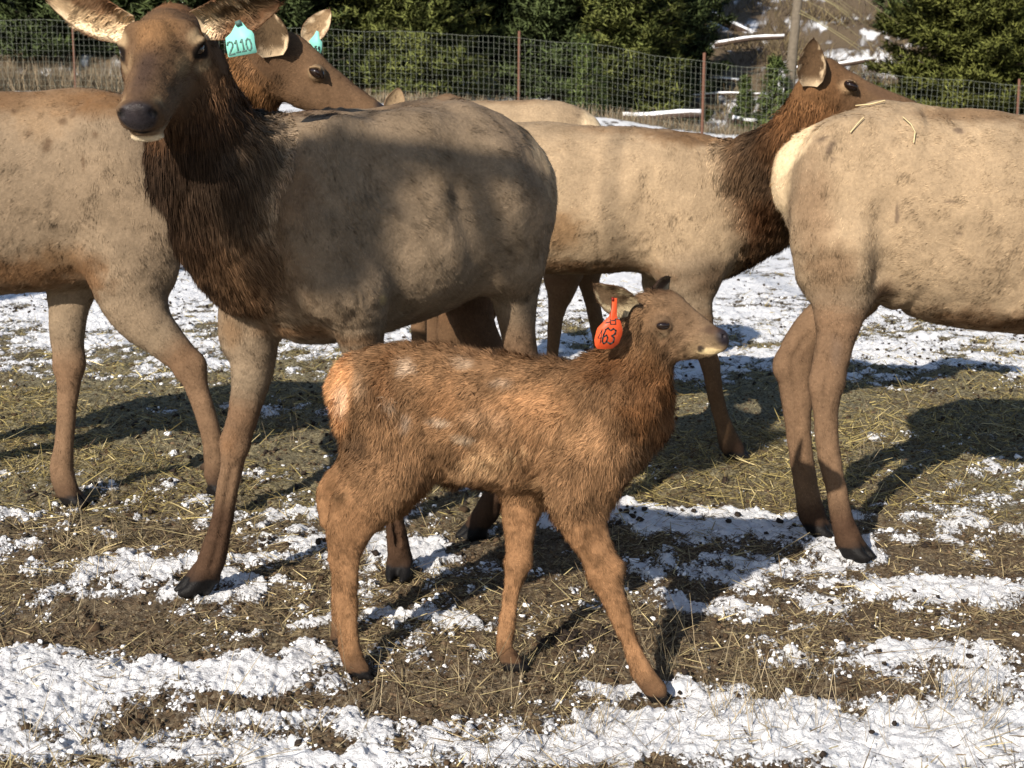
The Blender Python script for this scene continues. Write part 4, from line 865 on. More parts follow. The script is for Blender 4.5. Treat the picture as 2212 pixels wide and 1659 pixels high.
def build_elk_front():
    th = math.radians(58); hd = A3(-math.sin(th), -math.cos(th), 0); lat = A3(math.cos(th), -math.sin(th), 0); B = Body(lat, hd, .0065)
    root = empty('elk', A3(-.4, 4.5, 0))
    tag(root, 'closest grown elk facing the camera with dark mane and turquoise tag 2110', 'elk', 'grown elk standing in the pen')
    X0, Y0 = -.765, 4.12
    def TA(s_, vt, vb, hw, c, l): s_ = s_ * .765; return torso_node((X0 - hd[0] * s_, Y0 - hd[1] * s_), vt, vb, hw, c, l)
    T = [(-.02, 420, 690, .13, NECK, .03), (.10, 290, 742, .185, TANG, .022), (.25, 240, 748, .215, TANG, .018), (.45, 240, 736, .232, TANG, .016), (.65, 237, 702, .245, TANG, .016), (.85, 226, 664, .235, TANG, .016), (1.0, 215, 625, .24, TANG, .016), (1.12, 232, 570, .20, TANG, .016), (1.20, 275, 480, .14, RUMP, .014)]
    B.chain([TA(*t) for t in T], k=.06, flow=1, down=.45, cap=.09)
    ne = [(590, 520, 310, 4.26, (.12, .066, .034), .022), (540, 465, 320, 4.18, MANE, .07), (488, 390, 290, 4.10, MANE, .08), (442, 305, 235, 4.04, MANE, .07), (418, 220, 190, 4.01, (.085, .04, .018), .04), (398, 130, 160, 4.03, NECK, .02)]
    B.chain([pxn(u, v, w, Y, .78, c, l) for (u, v, w, Y, c, l) in ne], k=.08, flow=-1, down=1.1)
    # shoulders, thighs
    B.chain([(PX(985, 232, 4.60), .035, .03, TANG, .016), (PX(1010, 270, 4.46), .045, .035, TANG, .016)], k=.06); B.chain([(PX(700, 246, 4.35), .022, .02, TANG, .018), (PX(830, 244, 4.45), .022, .02, TANG, .016), (PX(960, 226, 4.60), .022, .02, TANG, .016)], k=.05)
    B.chain([(PX(740, 330, 4.14), .10, .05, TANG, .016), (PX(700, 460, 4.06), .13, .06, TANG, .016), (PX(725, 600, 4.06), .12, .07, TANG, .014)], k=.06, flow=1)
    B.chain([(PX(900, 380, 4.28), .17, .08, TANG, .016), (PX(910, 520, 4.26), .16, .09, TANG, .016)], k=.08, flow=1)
    B.chain([(PX(1080, 330, 4.50), .12, .07, TANG, .016), (PX(1095, 440, 4.46), .15, .08, TANG, .016), (PX(1105, 560, 4.46), .11, .08, TANG, .014)], k=.05, flow=1)
    def groove(pts, r, k=.05): B.chain([(PX(u, v, Y), r, r, TANG, .01) for (u, v, Y) in pts], k=k, op='sub')
    groove([(792, 330, 4.02), (800, 430, 3.99), (812, 540, 3.98), (822, 630, 4.0)], .024)
    groove([(1000, 420, 4.22), (1030, 520, 4.22), (1048, 610, 4.28)], .022, .06)
    L = LEG
    nl = leg_nodes([(560, 640, 170, TANG, .016), (540, 720, 136, TANG, .014), (546, 770, 106, TANG, .010), (540, 830, 84, TANG), (528, 885, 70, L), (514, 930, 65, L), (506, 965, 62, L), (501, 1005, 52, L), (490, 1060, 46, L), (483, 1105, 47, LEGD), (474, 1150, 50, LEGD), (459, 1205, 60, LEGD), (444, 1245, 60, LEGD), (436, 1268, 54, LEGD)], 4.28, GY(1298), .85)
    B.chain(nl, k=.035, flow=1); bony(B, nl, (6,), 7, 12, (-1, 0)); hoof(B, nl[-1][0], (-.85, -.5), .084)
    nr = leg_nodes([(770, 640, 150, TANG, .014), (778, 720, 110, TANG, .012), (792, 800, 86, TANG), (812, 900, 68, L), (824, 970, 60, L), (838, 1050, 46, L), (850, 1115, 46, LEGD), (860, 1170, 57, LEGD), (863, 1215, 60, LEGD)], 4.10, GY(1255), .85)
    B.chain(nr, k=.035, flow=1); bony(B, nr, (4,), 5, 7, (-.4, -.9)); hoof(B, nr[-1][0], (-.1, -1), .084)
    hn = leg_nodes([(1095, 470, 180, TANG, .014), (1108, 570, 136, TANG, .012), (1113, 650, 96, TANG), (1122, 740, 76, L), (1140, 830, 68, L), (1140, 900, 52, L), (1134, 1000, 44, L), (1130, 1090, 44, LEGD), (1126, 1150, 52, LEGD)], 4.50, GY(1190), .85)
    B.chain(hn, k=.04, flow=1); hoof(B, hn[-1][0], (-.6, -.8), .072)
    D_ = (.12, .07, .04)
    hf = leg_nodes([(1010, 540, 170, TANG, .014), (1005, 620, 130, D_, .012), (1022, 700, 96, D_), (1060, 770, 74, D_), (1105, 840, 66, L), (1112, 900, 52, L), (1100, 980, 46, L), (1080, 1050, 50, LEGD), (1056, 1100, 56, LEGD), (1036, 1130, 52, LEGD)], 4.84, GY(1163), .85)
    B.chain(hf, k=.04, flow=1); hoof(B, hf[-1][0], (-.95, -.3), .084)
    # head in its own frame
    S = 1.12; O = PX(352, 110, 3.93); f = unit([-.03, -.89, -.415]); hl = unit(np.cross(f, [0, 0, 1])); hl = hl if hl[0] > 0 else -hl
    hl = unit(hl + A3(0, 0, .03)); up = unit(np.cross(hl, f)); up = up if up[2] > 0 else -up
    def W(x, y, z): return O + (f * x + hl * y + up * z) * S
    _c, _b, _p = B.chain, B.ball, B.paint
    def hc(nodes, **k): _c([(n_[0], n_[1] * S, n_[2] * S, n_[3], n_[4]) for n_ in nodes], **k)
    def hb(P, r, *a, **k): _b(P, tuple(np.array(r) * S), *a, **k)
    def hp(P, r, *a, **k): _p(P, tuple(np.array(r) * S), *a, **k)
    AX = np.array([f, hl, up])
    H = [(-.15, -.015, .085, .074), (-.08, -.030, .108, .085), (-.01, -.035, .106, .087), (.06, -.042, .090, .074), (.13, -.045, .068, .062), (.19, -.046, .058, .060), (.245, -.047, .048, .054)]
    hc([(W(x, 0, z), rz, ry, FACE, .011 if x > -.1 else .02) for (x, z, rz, ry) in H], k=.02, lat=hl, flow=-1, cap=.035)
    hc([(W(-.10, 0, -.10), .06, .075, FACE, .02), (W(.0, 0, -.115), .04, .06, FACE, .016), (W(.12, 0, -.092), .024, .036, FACE, .008), (W(.215, 0, -.090), .016, .030, FACE, .004)], k=.03, lat=hl, flow=-1)
    hc([(W(.02, 0, .050), .03, .035, FACE, .01), (W(.12, 0, .012), .020, .026, FACE, .008), (W(.22, 0, -.012), .018, .024, FACE, .005)], k=.03, lat=hl, flow=-1)
    hb(W(.266, 0, -.032), (.017, .028, .044), BLACK, 0, k=.018, axis=f, lat=hl)
    hb(W(.235, 0, -.100), (.034, .014, .040), CREAM, .002, k=.008, axis=f, lat=hl)
    eyes = []
    for sg in (-1, 1):
        e = W(.004, sg * .0755, .006); eyes.append(e)
        hb(W(-.002, sg * .063, .010), (.042, .036, .030), FACE, .005, k=.025, axis=f, lat=hl)
        hb(W(-.01, sg * .050, .045), (.045, .022, .030), FACE, .008, k=.03, axis=f, lat=hl)
        hb(W(-.04, sg * .074, -.07), (.10, .065, .036), FACE, .012, k=.04, axis=f, lat=hl)
        hc([(W(-.030, sg * .079, .004), .006, .008, FACE, 0), (W(-.006, sg * .094, .020), .008, .008, FACE, 0), (W(.016, sg * .090, .020), .008, .008, FACE, 0), (W(.036, sg * .071, -.004), .006, .008, FACE, 0)], k=.006, lat=hl)
        hc([(W(-.026, sg * .083, -.006), .005, .006, FACE, 0), (W(.004, sg * .095, -.020), .006, .006, FACE, 0), (W(.036, sg * .073, -.010), .005, .006, FACE, 0)], k=.006, lat=hl)
        hb(W(.258, sg * .034, -.026), (.022, .020, .017), FACE, .002, k=.012, axis=f, lat=hl)
        hb(W(.281, sg * .036, -.024), (.016, .012, .009), BLACK, 0, k=.006, op='sub', axis=unit(f + hl * sg * .5), lat=hl)
        hp(W(.0, sg * .088, .036), (.045, .03, .018), (.50, .36, .21), .75, .6, axes=AX)
        hp(W(.02, sg * .085, -.03), (.035, .03, .016), (.40, .29, .17), .6, .6, axes=AX)
        hp(W(.014, sg * .095, .004), (.036, .030, .023), (.012, .008, .006), 1, .25, axes=AX, hair=0)
        hp(W(.07, sg * .06, -.004), (.05, .022, .03), (.33, .22, .12), .6, .7, axes=AX)
        hp(W(.10, sg * .06, -.05), (.10, .03, .03), (.12, .08, .052), .6, .7, axes=AX)
        hp(W(.243, sg * .038, -.030), (.034, .014, .032), (.36, .24, .13), .75, .5, axes=AX)
    # mouth line
    for sg in (-1, 1):
        hc([(W(.275, 0, -.078), .004, .004, BLACK, 0), (W(.255, sg * .034, -.076), .004, .006, BLACK, 0), (W(.20, sg * .044, -.074), .004, .006, BLACK, 0), (W(.16, sg * .046, -.070), .004, .006, BLACK, 0)], k=.004, op='sub', lat=hl)
        hp(W(.19, sg * .048, -.074), (.05, .02, .007), (.02, .012, .01), .9, .4, axes=AX, noise=.05, hair=0)
    hp(W(.283, 0, -.034), (.038, .050, .040), (.034, .029, .032), 1, .22, axes=AX, hair=0, rough=.25, noise=.03)
    for sg in (-1, 1): hp(W(.288, sg * .038, -.026), (.022, .014, .012), (.002, .002, .002), 1, .3, axes=AX, hair=0, rough=.6, noise=.03)
    hp(W(.15, 0, .02), (.16, .034, .07), (.055, .035, .027), .85, .8, axes=AX)
    hp(W(.03, 0, .06), (.09, .065, .05), (.26, .14, .062), .75, .7, axes=AX)
    hp(W(-.14, 0, .06), (.07, .09, .06), (.15, .07, .03), .7, .5, axes=AX)
    hp(W(.11, 0, -.06), (.16, .10, .05), (.16, .11, .07), .6, .5, axes=AX)
    hp(W(.25, 0, -.110), (.040, .050, .021), (.78, .64, .44), 1, .2, axes=AX, hair=.002, noise=.06)
    hp(W(.268, .006, -.122), (.02, .012, .010), (.12, .07, .04), .8, .4, axes=AX, noise=.06)
    hp(W(.285, 0, -.076), (.03, .05, .006), BLACK, 1, .3, axes=AX, hair=0, noise=.03)
    # coat
    for (u, v, Yp, ru, rv, cc, st) in [(960, 212, 4.65, 150, 22, BACK, .75), (1080, 240, 4.75, 70, 30, BACK, .75), (640, 250, 4.3, 120, 46, (.12, .065, .035), .85), (850, 232, 4.5, 110, 14, (.25, .16, .09), .7), (1175, 400, 4.6, 30, 120, (.17, .10, .055), .6),
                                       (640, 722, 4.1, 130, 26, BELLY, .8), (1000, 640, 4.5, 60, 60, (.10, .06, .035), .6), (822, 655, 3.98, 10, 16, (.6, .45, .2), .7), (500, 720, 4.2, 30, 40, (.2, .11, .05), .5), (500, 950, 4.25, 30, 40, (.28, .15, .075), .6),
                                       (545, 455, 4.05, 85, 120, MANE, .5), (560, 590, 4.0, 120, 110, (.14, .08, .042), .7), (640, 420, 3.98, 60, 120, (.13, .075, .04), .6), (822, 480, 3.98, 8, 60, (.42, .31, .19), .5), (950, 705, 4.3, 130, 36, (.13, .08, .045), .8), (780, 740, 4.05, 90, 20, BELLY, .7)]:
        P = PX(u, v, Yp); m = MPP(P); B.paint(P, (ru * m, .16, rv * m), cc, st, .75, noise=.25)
    DK1, DK2 = 1, 1
    c_in, c_out, c_rim, c_mid = (.70, .55, .36), (.14, .07, .035), (.07, .038, .02), (.34, .24, .14)
    ear1 = make_ear(W(-.06, -.078, .03), PX(97, -10, 3.99), [.1, -1, -.25], .108, .95, c_in, c_out, c_rim, c_mid, bend=.05, base_w=.74, dark=DK1, hair=.040)
    ear2 = make_ear(W(-.06, .078, .045), PX(604, 6, 3.92), [-.1, -.9, -.55], .115, .95, c_in, c_out, c_rim, (.13, .08, .042), bend=.06, base_w=.72, dark=DK2, hair=.038)
    wr = [(PX(800, 440, 4.02), (.07, .14, .16), (.9, 0, .35), 17, .007), (PX(640, 255, 4.3), (.22, .2, .08), (.25, 0, 1), 18, .016), (PX(640, 715, 4.05), (.16, .14, .035), (.25, 0, 1), 22, .012), (PX(790, 640, 4.02), (.05, .1, .10), (1, 0, .1), 16, .008)]
    fur = [dict(count=230000, width=.0017, lift=.15, wild=.30, clump=.30, cs=27, sel=(.001, .0265), gravity=.1, bright=(.66, 1.34)),
           dict(count=90000, width=.0013, lift=.30, wild=.45, clump=.5, cs=48, sel=(.004, .0142), gravity=.15, bright=(.45, 1.6)),
           dict(count=85000, width=.0024, lift=.22, wild=.22, segs=2, clump=.42, cs=15, sel=(.0265, 9), gravity=1.3, bright=(.45, 2.0))]
    finish_animal(root, B, fur, [ear1, ear2], wr, .008, 7)
    for sg, e in zip((-1, 1), eyes): add_eye(root, e, .0262, f, hl, up)
    # ear tag
    q = lambda x, y: PX(98.75 + .2381 * x, .2381 * y, 3.86 - .00006 * (x - 1760))
    out = [(1735, 195), (1775, 195), (1830, 262), (1868, 280), (1888, 310), (1898, 400), (1915, 470), (1905, 480), (1665, 522), (1655, 515), (1640, 440), (1630, 345), (1680, 300)]
    tg = prism('ear_tag', [q(*p) for p in out], unit([-.1, -1, 0]), .002, M_tagteal, root)
    tg['label'] = 'turquoise ear tag with the number 2110'
    ex = (q(1890, 440) - q(1650, 490)) / math.hypot(240, 50); ez = (q(1700, 0) - q(1722, 100)) / 102
    for i, (ch, x, y, w, h, lw) in enumerate([('2', 1668, 497, 50, 115, .0042), ('1', 1726, 478, 46, 108, .0042), ('1', 1778, 468, 46, 108, .0042), ('0', 1830, 462, 50, 110, .0042)]):
        strokes('tag_number', DIG[ch], q(x, y), ex * w / .6, ez * h, unit([-.1, -1, 0]), lw, M_inkfade, tg, off=.0014)
    strokes('tag_stud', [[(0, 0), (1, .2)]], q(1738, 215), ex * 26, ez * 26, unit([-.1, -1, 0]), .012, simple_mat('stud_grey', (.06, .12, .11), .5), tg, off=.006)

build_calf(); build_elk_front(); build_elk_left(); build_elk_middle(); build_elk_right(); build_elk_back()
#BACKGROUND
# ------------------------------------------------------------------ fence
def build_fence():
    Yf = 47.0
    def fx(u): return (u - CX) / FOC * (Yf * cp + 1.0)
    xs0, xs1 = -24.0, 24.0
    gz = lambda x: terrain(np.atleast_1d(np.asarray(x, float)), np.full(np.size(x), Yf))
    top = lambda x: 2.25 + 0 * np.asarray(x)
    root = empty('wire_fence', A3(0, Yf, float(gz(0)[0])))
    tag(root, 'tall woven wire fence on thin rusty posts crossing behind the elk', 'fence')
    r = np.random.default_rng(5); V, F = [], []; k = 0
    def rod(pts, w):
        nonlocal V, F, k
        pts = np.array(pts)
        for i, p in enumerate(pts):
            t = unit(pts[min(i + 1, len(pts) - 1)] - pts[max(i - 1, 0)]); a = unit(np.cross(t, [0.3, 1, .2])); b = np.cross(t, a)
            V += [p + a * w, p + b * w, p - a * w, p - b * w]
        for i in range(len(pts) - 1):
            for j in range(4): F.append([k + 4 * i + j, k + 4 * i + (j + 1) % 4, k + 4 * i + 4 + (j + 1) % 4, k + 4 * i + 4 + j])
        k += 4 * len(pts)
    n = 300; X = np.linspace(xs0, xs1, n); G = gz(X); Gs = np.convolve(np.pad(G, 6, 'edge'), np.ones(13) / 13, 'valid')
    sway = .04 * np.sin(X * 1.1) + .03 * np.sin(X * 2.7 + 1)
    for i in range(n):
        hgt = 2.2 + .03 * math.sin(i * .7)
        rod([(X[i] + .012 * r.standard_normal(), Yf + sway[i] * h_, Gs[i] + h_ * hgt) for h_ in (.02, .35, .7, 1.0)], .0040)
    for j in range(13):
        h_ = .05 + 2.15 * j / 12
        rod([(X[i], Yf - .008 + sway[i] * h_ / 2.2, Gs[i] + h_ + .008 * r.standard_normal() + (.02 * math.sin(i * .35) if j in (0, 12) else 0)) for i in range(0, n, 2)], .0022 if j < 12 else .0045)
    mesh_obj('wire_mesh', np.array(V), np.array(F), M_wire, root, smooth=False)
    for (u, w, h_, m) in [(2, .09, 2.9, M_postgrey), (183, .035, 2.35, M_post), (560, .035, 2.3, M_post), (1120, .045, 2.42, M_post), (1510, .05, 2.5, M_post), (2179, .04, 2.4, M_post), (2560, .04, 2.4, M_post), (-380, .04, 2.4, M_post)]:
        x = fx(u); z0 = float(gz(x)[0]); P, Q = [], []
        for i, zz in enumerate((-.2, .8, 1.6, h_ - .01, h_)):
            for a in range(8):
                an = a * math.pi / 4 + .39; ww = w * (1 if i < 4 else .8)
                P.append((x + ww * math.cos(an) + zz * .008 * math.sin(u), Yf + .08 + ww * math.sin(an), z0 + zz))
        for i in range(4):
            for a in range(8): Q.append([8 * i + a, 8 * i + (a + 1) % 8, 8 * i + 8 + (a + 1) % 8, 8 * i + 8 + a])
        mesh_obj('post', np.array(P), [np.array(Q), np.array([[32, 33, 34, 35, 36, 37, 38, 39]])], m, root, smooth=False)

# ------------------------------------------------------------------ conifers
def tube(V, F, pts, rad, ns=7):
    k = len(V); pts = np.array(pts)
    for i, p in enumerate(pts):
        t = unit(pts[min(i + 1, len(pts) - 1)] - pts[max(i - 1, 0)]); a = unit(np.cross(t, [.31, .2, .93] if abs(t[2]) < .8 else [1, .1, 0])); b = np.cross(t, a)
        for j in range(ns):
            an = 2 * math.pi * j / ns; V.append(p + (a * math.cos(an) + b * math.sin(an)) * rad[i])
    for i in range(len(pts) - 1):
        for j in range(ns): F.append([k + ns * i + j, k + ns * i + (j + 1) % ns, k + ns * (i + 1) + (j + 1) % ns, k + ns * (i + 1) + j])
def conifer_meshes(H, R, seed, dens=1.0, low=0.04, tuft=.17, c1=(.045, .065, .020), c2=(.10, .125, .035), open_=0.0):
    r = np.random.default_rng(seed); V, F = [], []
    tr = .016 * H
    tp = [(.03 * H * .2 * math.sin(i + seed), .03 * H * .2 * math.cos(1.7 * i), H * i / 8) for i in range(9)]
    tube(V, F, tp, [tr * (1 - i / 9) + .01 for i in range(9)], 8)
    leafP, leafD, leafC, leafS = [], [], [], []
    nb = int(135 * dens * H / 9)
    for b in range(nb):
        h = (low + (1 - low) * (b + r.random()) / nb) ** 1.08 * H; an = b * 2.399 + r.random() * .8
        Lb = R * (1 - h / H) ** .75 * (.45 + .75 * r.random() ** .8) + .12; droop = .22 + .25 * r.random() - .5 * (h / H)
        if r.random() < open_: continue
        u = A3(math.cos(an), math.sin(an), 0); pts = [A3(tp[0][0], tp[0][1], h) + u * Lb * t + A3(0, 0, -droop * Lb * t + .34 * Lb * t * t * .8) for t in (0, .33, .66, 1)]
        if Lb > .5: tube(V, F, pts, [.012 * Lb + .008, .009 * Lb + .005, .006 * Lb + .003, .002], 4)
        nt = int(15 * dens * max(Lb, .4) / 1.5) + 4; s = unit(np.cross(u, [0, 0, 1])); tone = r.random()
        T = r.random(nt) ** .7; spread = (1 - T * .75) * Lb * .38
        side = (r.random(nt) * 2 - 1) * spread
        base = np.array(pts[0])[None] + u[None] * (Lb * T)[:, None] + A3(0, 0, 1)[None] * (-droop * Lb * T + .27 * Lb * T * T)[:, None]
        P = base + s[None] * side[:, None] + A3(0, 0, 1)[None] * (-.10 * np.abs(side) + .05 * r.standard_normal(nt))[:, None]
        D = rows(u[None] * .8 + s[None] * (side / (spread + .05))[:, None] * .8 + r.standard_normal((nt, 3)) * .25 + A3(0, 0, .25))
        leafP.append(P); leafD.append(D); cl = np.clip(.15 + .5 * T + .35 * tone + .25 * r.standard_normal(nt), 0, 1)[:, None]
        leafC.append(np.array(c1) * (1 - cl) + np.array(c2) * cl); leafS.append(np.full(nt, tuft) * (.7 + .7 * r.random(nt)))
    P, D, C, S = map(np.concatenate, (leafP, leafD, leafC, leafS)); m = 11
    P = np.repeat(P, m, 0); D = np.repeat(D, m, 0); C = np.repeat(C, m, 0); S = np.repeat(S, m)[:, None]; n = len(P)
    P = P + r.standard_normal((n, 3)) * S * .28; D = rows(D + .65 * r.standard_normal((n, 3))); W = rows(np.cross(D, r.standard_normal((n, 3)))) * S * .11
    VV = np.stack([P - W, P + W * 1.0, P + D * S], 1).reshape(-1, 3); C = np.clip(C * (.6 + .8 * r.random((n, 1))), 0, 1)
    cen = P * A3(1, 1, 0) ; Nn = rows(rows(cen + 1e-4) * .6 + D * .5 + A3(0, 0, .35) + .25 * r.standard_normal((n, 3)))
    i = np.arange(n)
    return (np.array(V), np.array(F)), (VV, np.stack([3 * i, 3 * i + 1, 3 * i + 2], 1), np.repeat(C, 3, 0), np.repeat(Nn, 3, 0))
def place(root, meshes, loc, rot=0, s=1.0):
    root.location = loc; root.rotation_euler = (0, 0, rot); root.scale = (s, s, s)
def conifer_proto(name, H, R, seed, **kw):
    (V, F), (LV, LF, LC, LN) = conifer_meshes(H, R, seed, **kw)
    root = empty(name, (0, 0, 0)); mesh_obj('trunk', V, F, M_bark, root); mesh_obj('crown', LV, LF, M_leaf, root, C=LC, N=LN, smooth=True)
    return root
def copy_thing(src):
    c = src.copy(); col.objects.link(c)
    for ch in list(src.children):
        d = ch.copy(); col.objects.link(d); d.parent = c
    return c
def spot(u, Y, dz=0.0):
    X = (u - CX) / FOC * (Y * cp + 1.0); return (X, Y, float(terrain(np.array([X]), np.array([Y]))[0]) - .05 + dz)
def build_trees():
    dark = dict(c1=(.024, .036, .016), c2=(.075, .10, .034)); lite = dict(c1=(.048, .066, .018), c2=(.14, .155, .042))
    A = conifer_proto('conifer_tree', 9.0, 2.7, 3, dens=1.5, tuft=.24, **dark); Bp = conifer_proto('conifer_tree', 8.0, 2.6, 9, dens=1.5, tuft=.22, low=.02, **lite)
    Cp = conifer_proto('conifer_tree', 10.0, 4.0, 21, dens=2.6, tuft=.20, low=.01, c1=(.05, .062, .014), c2=(.125, .135, .032)); Sp = conifer_proto('young_conifer', 2.6, .75, 33, dens=1.6, tuft=.13, low=.02, c1=(.05, .075, .022), c2=(.13, .17, .05))
    used = set()
    def put(src, label, u, Y, rot, s, name_group=('conifers growing beyond the fence')):
        o = src if src.name not in used else copy_thing(src); used.add(src.name)
        place(o, None, spot(u, Y), rot, s); tag(o, label, 'tree', name_group); return o
    put(A, 'dark conifer beyond the fence at the far left edge, above the left elk back', -150, 56, .3, 1.0)
    put(A, 'dark conifer beyond the fence in the gap left of the closest elk face', 150, 57, 1.3, 1.05)
    put(Bp, 'green conifer beyond the fence just left of the closest elk crown', 250, 62, 2.1, .95)
    put(A, 'dark conifer beyond the fence, directly behind the closest elk head', 420, 57, 2.2, 1.0)
    put(A, 'dark conifer beyond the fence, between the ears of the left elk', 640, 55, 3.1, 1.0)
    put(Bp, 'shaded dark conifer right of the left elk far ear', 800, 56, 4.0, 1.05)
    put(Bp, 'sunlit yellow green conifer over the rump of the closest elk', 935, 52.5, .7, .92)
    put(A, 'dark conifer left of the rusty post over the closest elk rump', 1080, 57, 5.1, 1.1)
    put(A, 'dark conifer just right of the rusty post over the farthest elk', 1215, 55, .9, .95)
    put(Bp, 'green conifer with sunlit branch tips left of the snowy slope', 1355, 53.5, 3.3, .95)
    put(A, 'dark conifer bordering the left side of the snowy slope', 1440, 57, 1.9, .85)
    put(Cp, 'broad bushy yellow green conifer filling the upper right corner', 2080, 54, .4, 1.0)
    put(Cp, 'bushy conifer reaching past the right edge of the view', 2380, 57, 2.4, 1.0)
    S1 = put(Sp, 'young pale green conifer right of the rusty post over the farthest elk', 1262, 49.5, .4, 1.0, 'young conifers at the fence'); S1['category'] = 'tree'
    put(Sp, 'young conifer at the fence right of the second rusty post', 1600, 50.0, 2.4, .75, 'young conifers at the fence')
    put(Sp, 'young conifer at the fence beside the raised neck of the middle elk', 1665, 49.3, 1.4, 1.0, 'young conifers at the fence')
    for i, (u, Y, rot, s) in enumerate([(-60, 64, 2, 1.2), (330, 66, 1, 1.2), (560, 66, 3, 1.3), (730, 64, 4, 1.2), (900, 63, 5, 1.3), (1010, 66, 0, 1.3), (1150, 65, 2, 1.3), (1290, 63, 1, 1.2), (1420, 68, 1, 1.2), (1500, 108, 3, 1.2), (1850, 110, 3, 1.3), (2000, 70, 1, 1.1), (2250, 68, 4, 1.3), (2500, 66, 2, 1.4)]):
        put(A, 'shaded conifer of the second row, %s' % ROW2[i], u, Y, rot, s, 'second row of conifers, seen only between the front ones')
    # bare trunk with arching yellow branches
    added_shade_tree()
    r = np.random.default_rng(4)
    p0 = A3(*spot(1688, 50.5)); V, F = [], []
    tube(V, F, [p0 + A3(0, 0, -.2), p0 + A3(.06, 0, 1.2), p0 + A3(.13, 0, 2.8), p0 + A3(.30, .1, 5.0), p0 + A3(.42, .1, 8)], [.21, .19, .17, .15, .1], 12)
    rt = empty('bare_tree', p0); tag(rt, 'leafless grey trunk with arching yellow twigs beside the snowy slope', 'tree')
    mesh_obj('trunk', np.array(V), np.array(F), simple_mat('grey_bark', (.14, .115, .085), .9, .5, 9, bump=.8), rt)
    V, F = [], []
    for i in range(24):
        h = 1.5 + 5.5 * r.random(); a = r.uniform(-.6, .6); L = r.uniform(1.2, 3.6); b = p0 + A3(.1 + .04 * h, -.05, h); u = A3(math.cos(a), -abs(math.sin(a)) * .5, 0)
        pts = [b + u * L * t + A3(0, 0, .15 * t - L * .55 * t - .12 * L * t * t) + r.standard_normal(3) * .03 for t in (0, .2, .4, .6, .8, 1)]
        rd = r.uniform(.008, .017); tube(V, F, pts, [rd, rd * .9, rd * .8, rd * .65, rd * .45, rd * .2], 4)
    mesh_obj('branches', np.array(V), np.array(F), simple_mat('yellow_twig', (.27, .235, .12), .7, .3, 3), rt)

def added_shade_tree():
    """unseen tree added left of the camera; bough shaped to shade the closest elk"""
    r = np.random.default_rng(8); th = math.radians(58); n = A3(math.cos(th), -math.sin(th), 0); P0 = A3(-.60, 4.2, 1) + n * .25; S3 = -np.array(sdir)
    def back(u, v, s=5.4):
        o = A3(0, 0, CAM_H); d = unit(PX(u, v, 4) - o); t = np.dot(P0 - o, n) / np.dot(d, n); return o + d * t + S3 * s
    root = empty('added_shade_tree', (-9.5, 0.6, 0)); tag(root, 'added tree outside the view, its bough shaped to shade the closest elk', 'tree')
    V, F = [], []; tube(V, F, [(-9.5, .6, -.2), (-9.4, .6, 2), (-9.3, .5, 5), (-9.2, .5, 9)], [.28, .24, .18, .05], 10)
    j = back(640, 300); tube(V, F, [A3(-9.3, .5, 8.6), A3(-6.5, .3, 9.4), j + A3(-.3, -.2, 2.5), j, back(850, 285)], [.12, .05, .010, .014, .04], 8)
    for pts, w in [([(640, 300), (760, 270), (900, 295), (1030, 325), (1120, 340), (1230, 370)], [.05, .045, .045, .05, .045, .04]), ([(985, 315), (1010, 400), (1040, 500), (1060, 640)], [.035, .045, .04, .03]), ([(1200, 350), (1185, 440), (1150, 560), (1110, 650)], [.05, .05, .045, .03])]:
        tube(V, F, [back(*p) for p in pts], w, 8)  # added limbs, traced back along the sun to shape the flank shadow bands
    mesh_obj('trunk', np.array(V), np.array(F), M_bark, root)
    poly = np.array([(470, 290), (560, 250), (700, 240), (800, 320), (790, 360), (765, 430), (735, 520), (770, 600), (700, 590), (620, 545), (540, 580), (450, 560), (430, 420)], float)  # outline of the wanted shoulder shadow, filled with added leaf tufts
    P = []
    while len(P) < 1500:
        u, v = r.uniform(430, 810), r.uniform(240, 610); c = False; m_ = len(poly)
        for i in range(m_):
            a, b = poly[i], poly[i - 1]
            if (a[1] > v) != (b[1] > v) and u < (b[0] - a[0]) * (v - a[1]) / (b[1] - a[1]) + a[0]: c = not c
        if c: P.append(back(u, v, 5.4 + .15 * r.standard_normal()))
    P = np.repeat(np.array(P), 3, 0); k = len(P); P = P + r.standard_normal((k, 3)) * .012; D = rows(r.standard_normal((k, 3))); W = rows(np.cross(D, r.standard_normal((k, 3)))) * .02
    VV = np.stack([P - W, P + W, P + D * .07], 1).reshape(-1, 3); i = np.arange(k)
    mesh_obj('crown', VV, np.stack([3 * i, 3 * i + 1, 3 * i + 2], 1), M_leaf, root, C=np.full((len(VV), 3), .06))

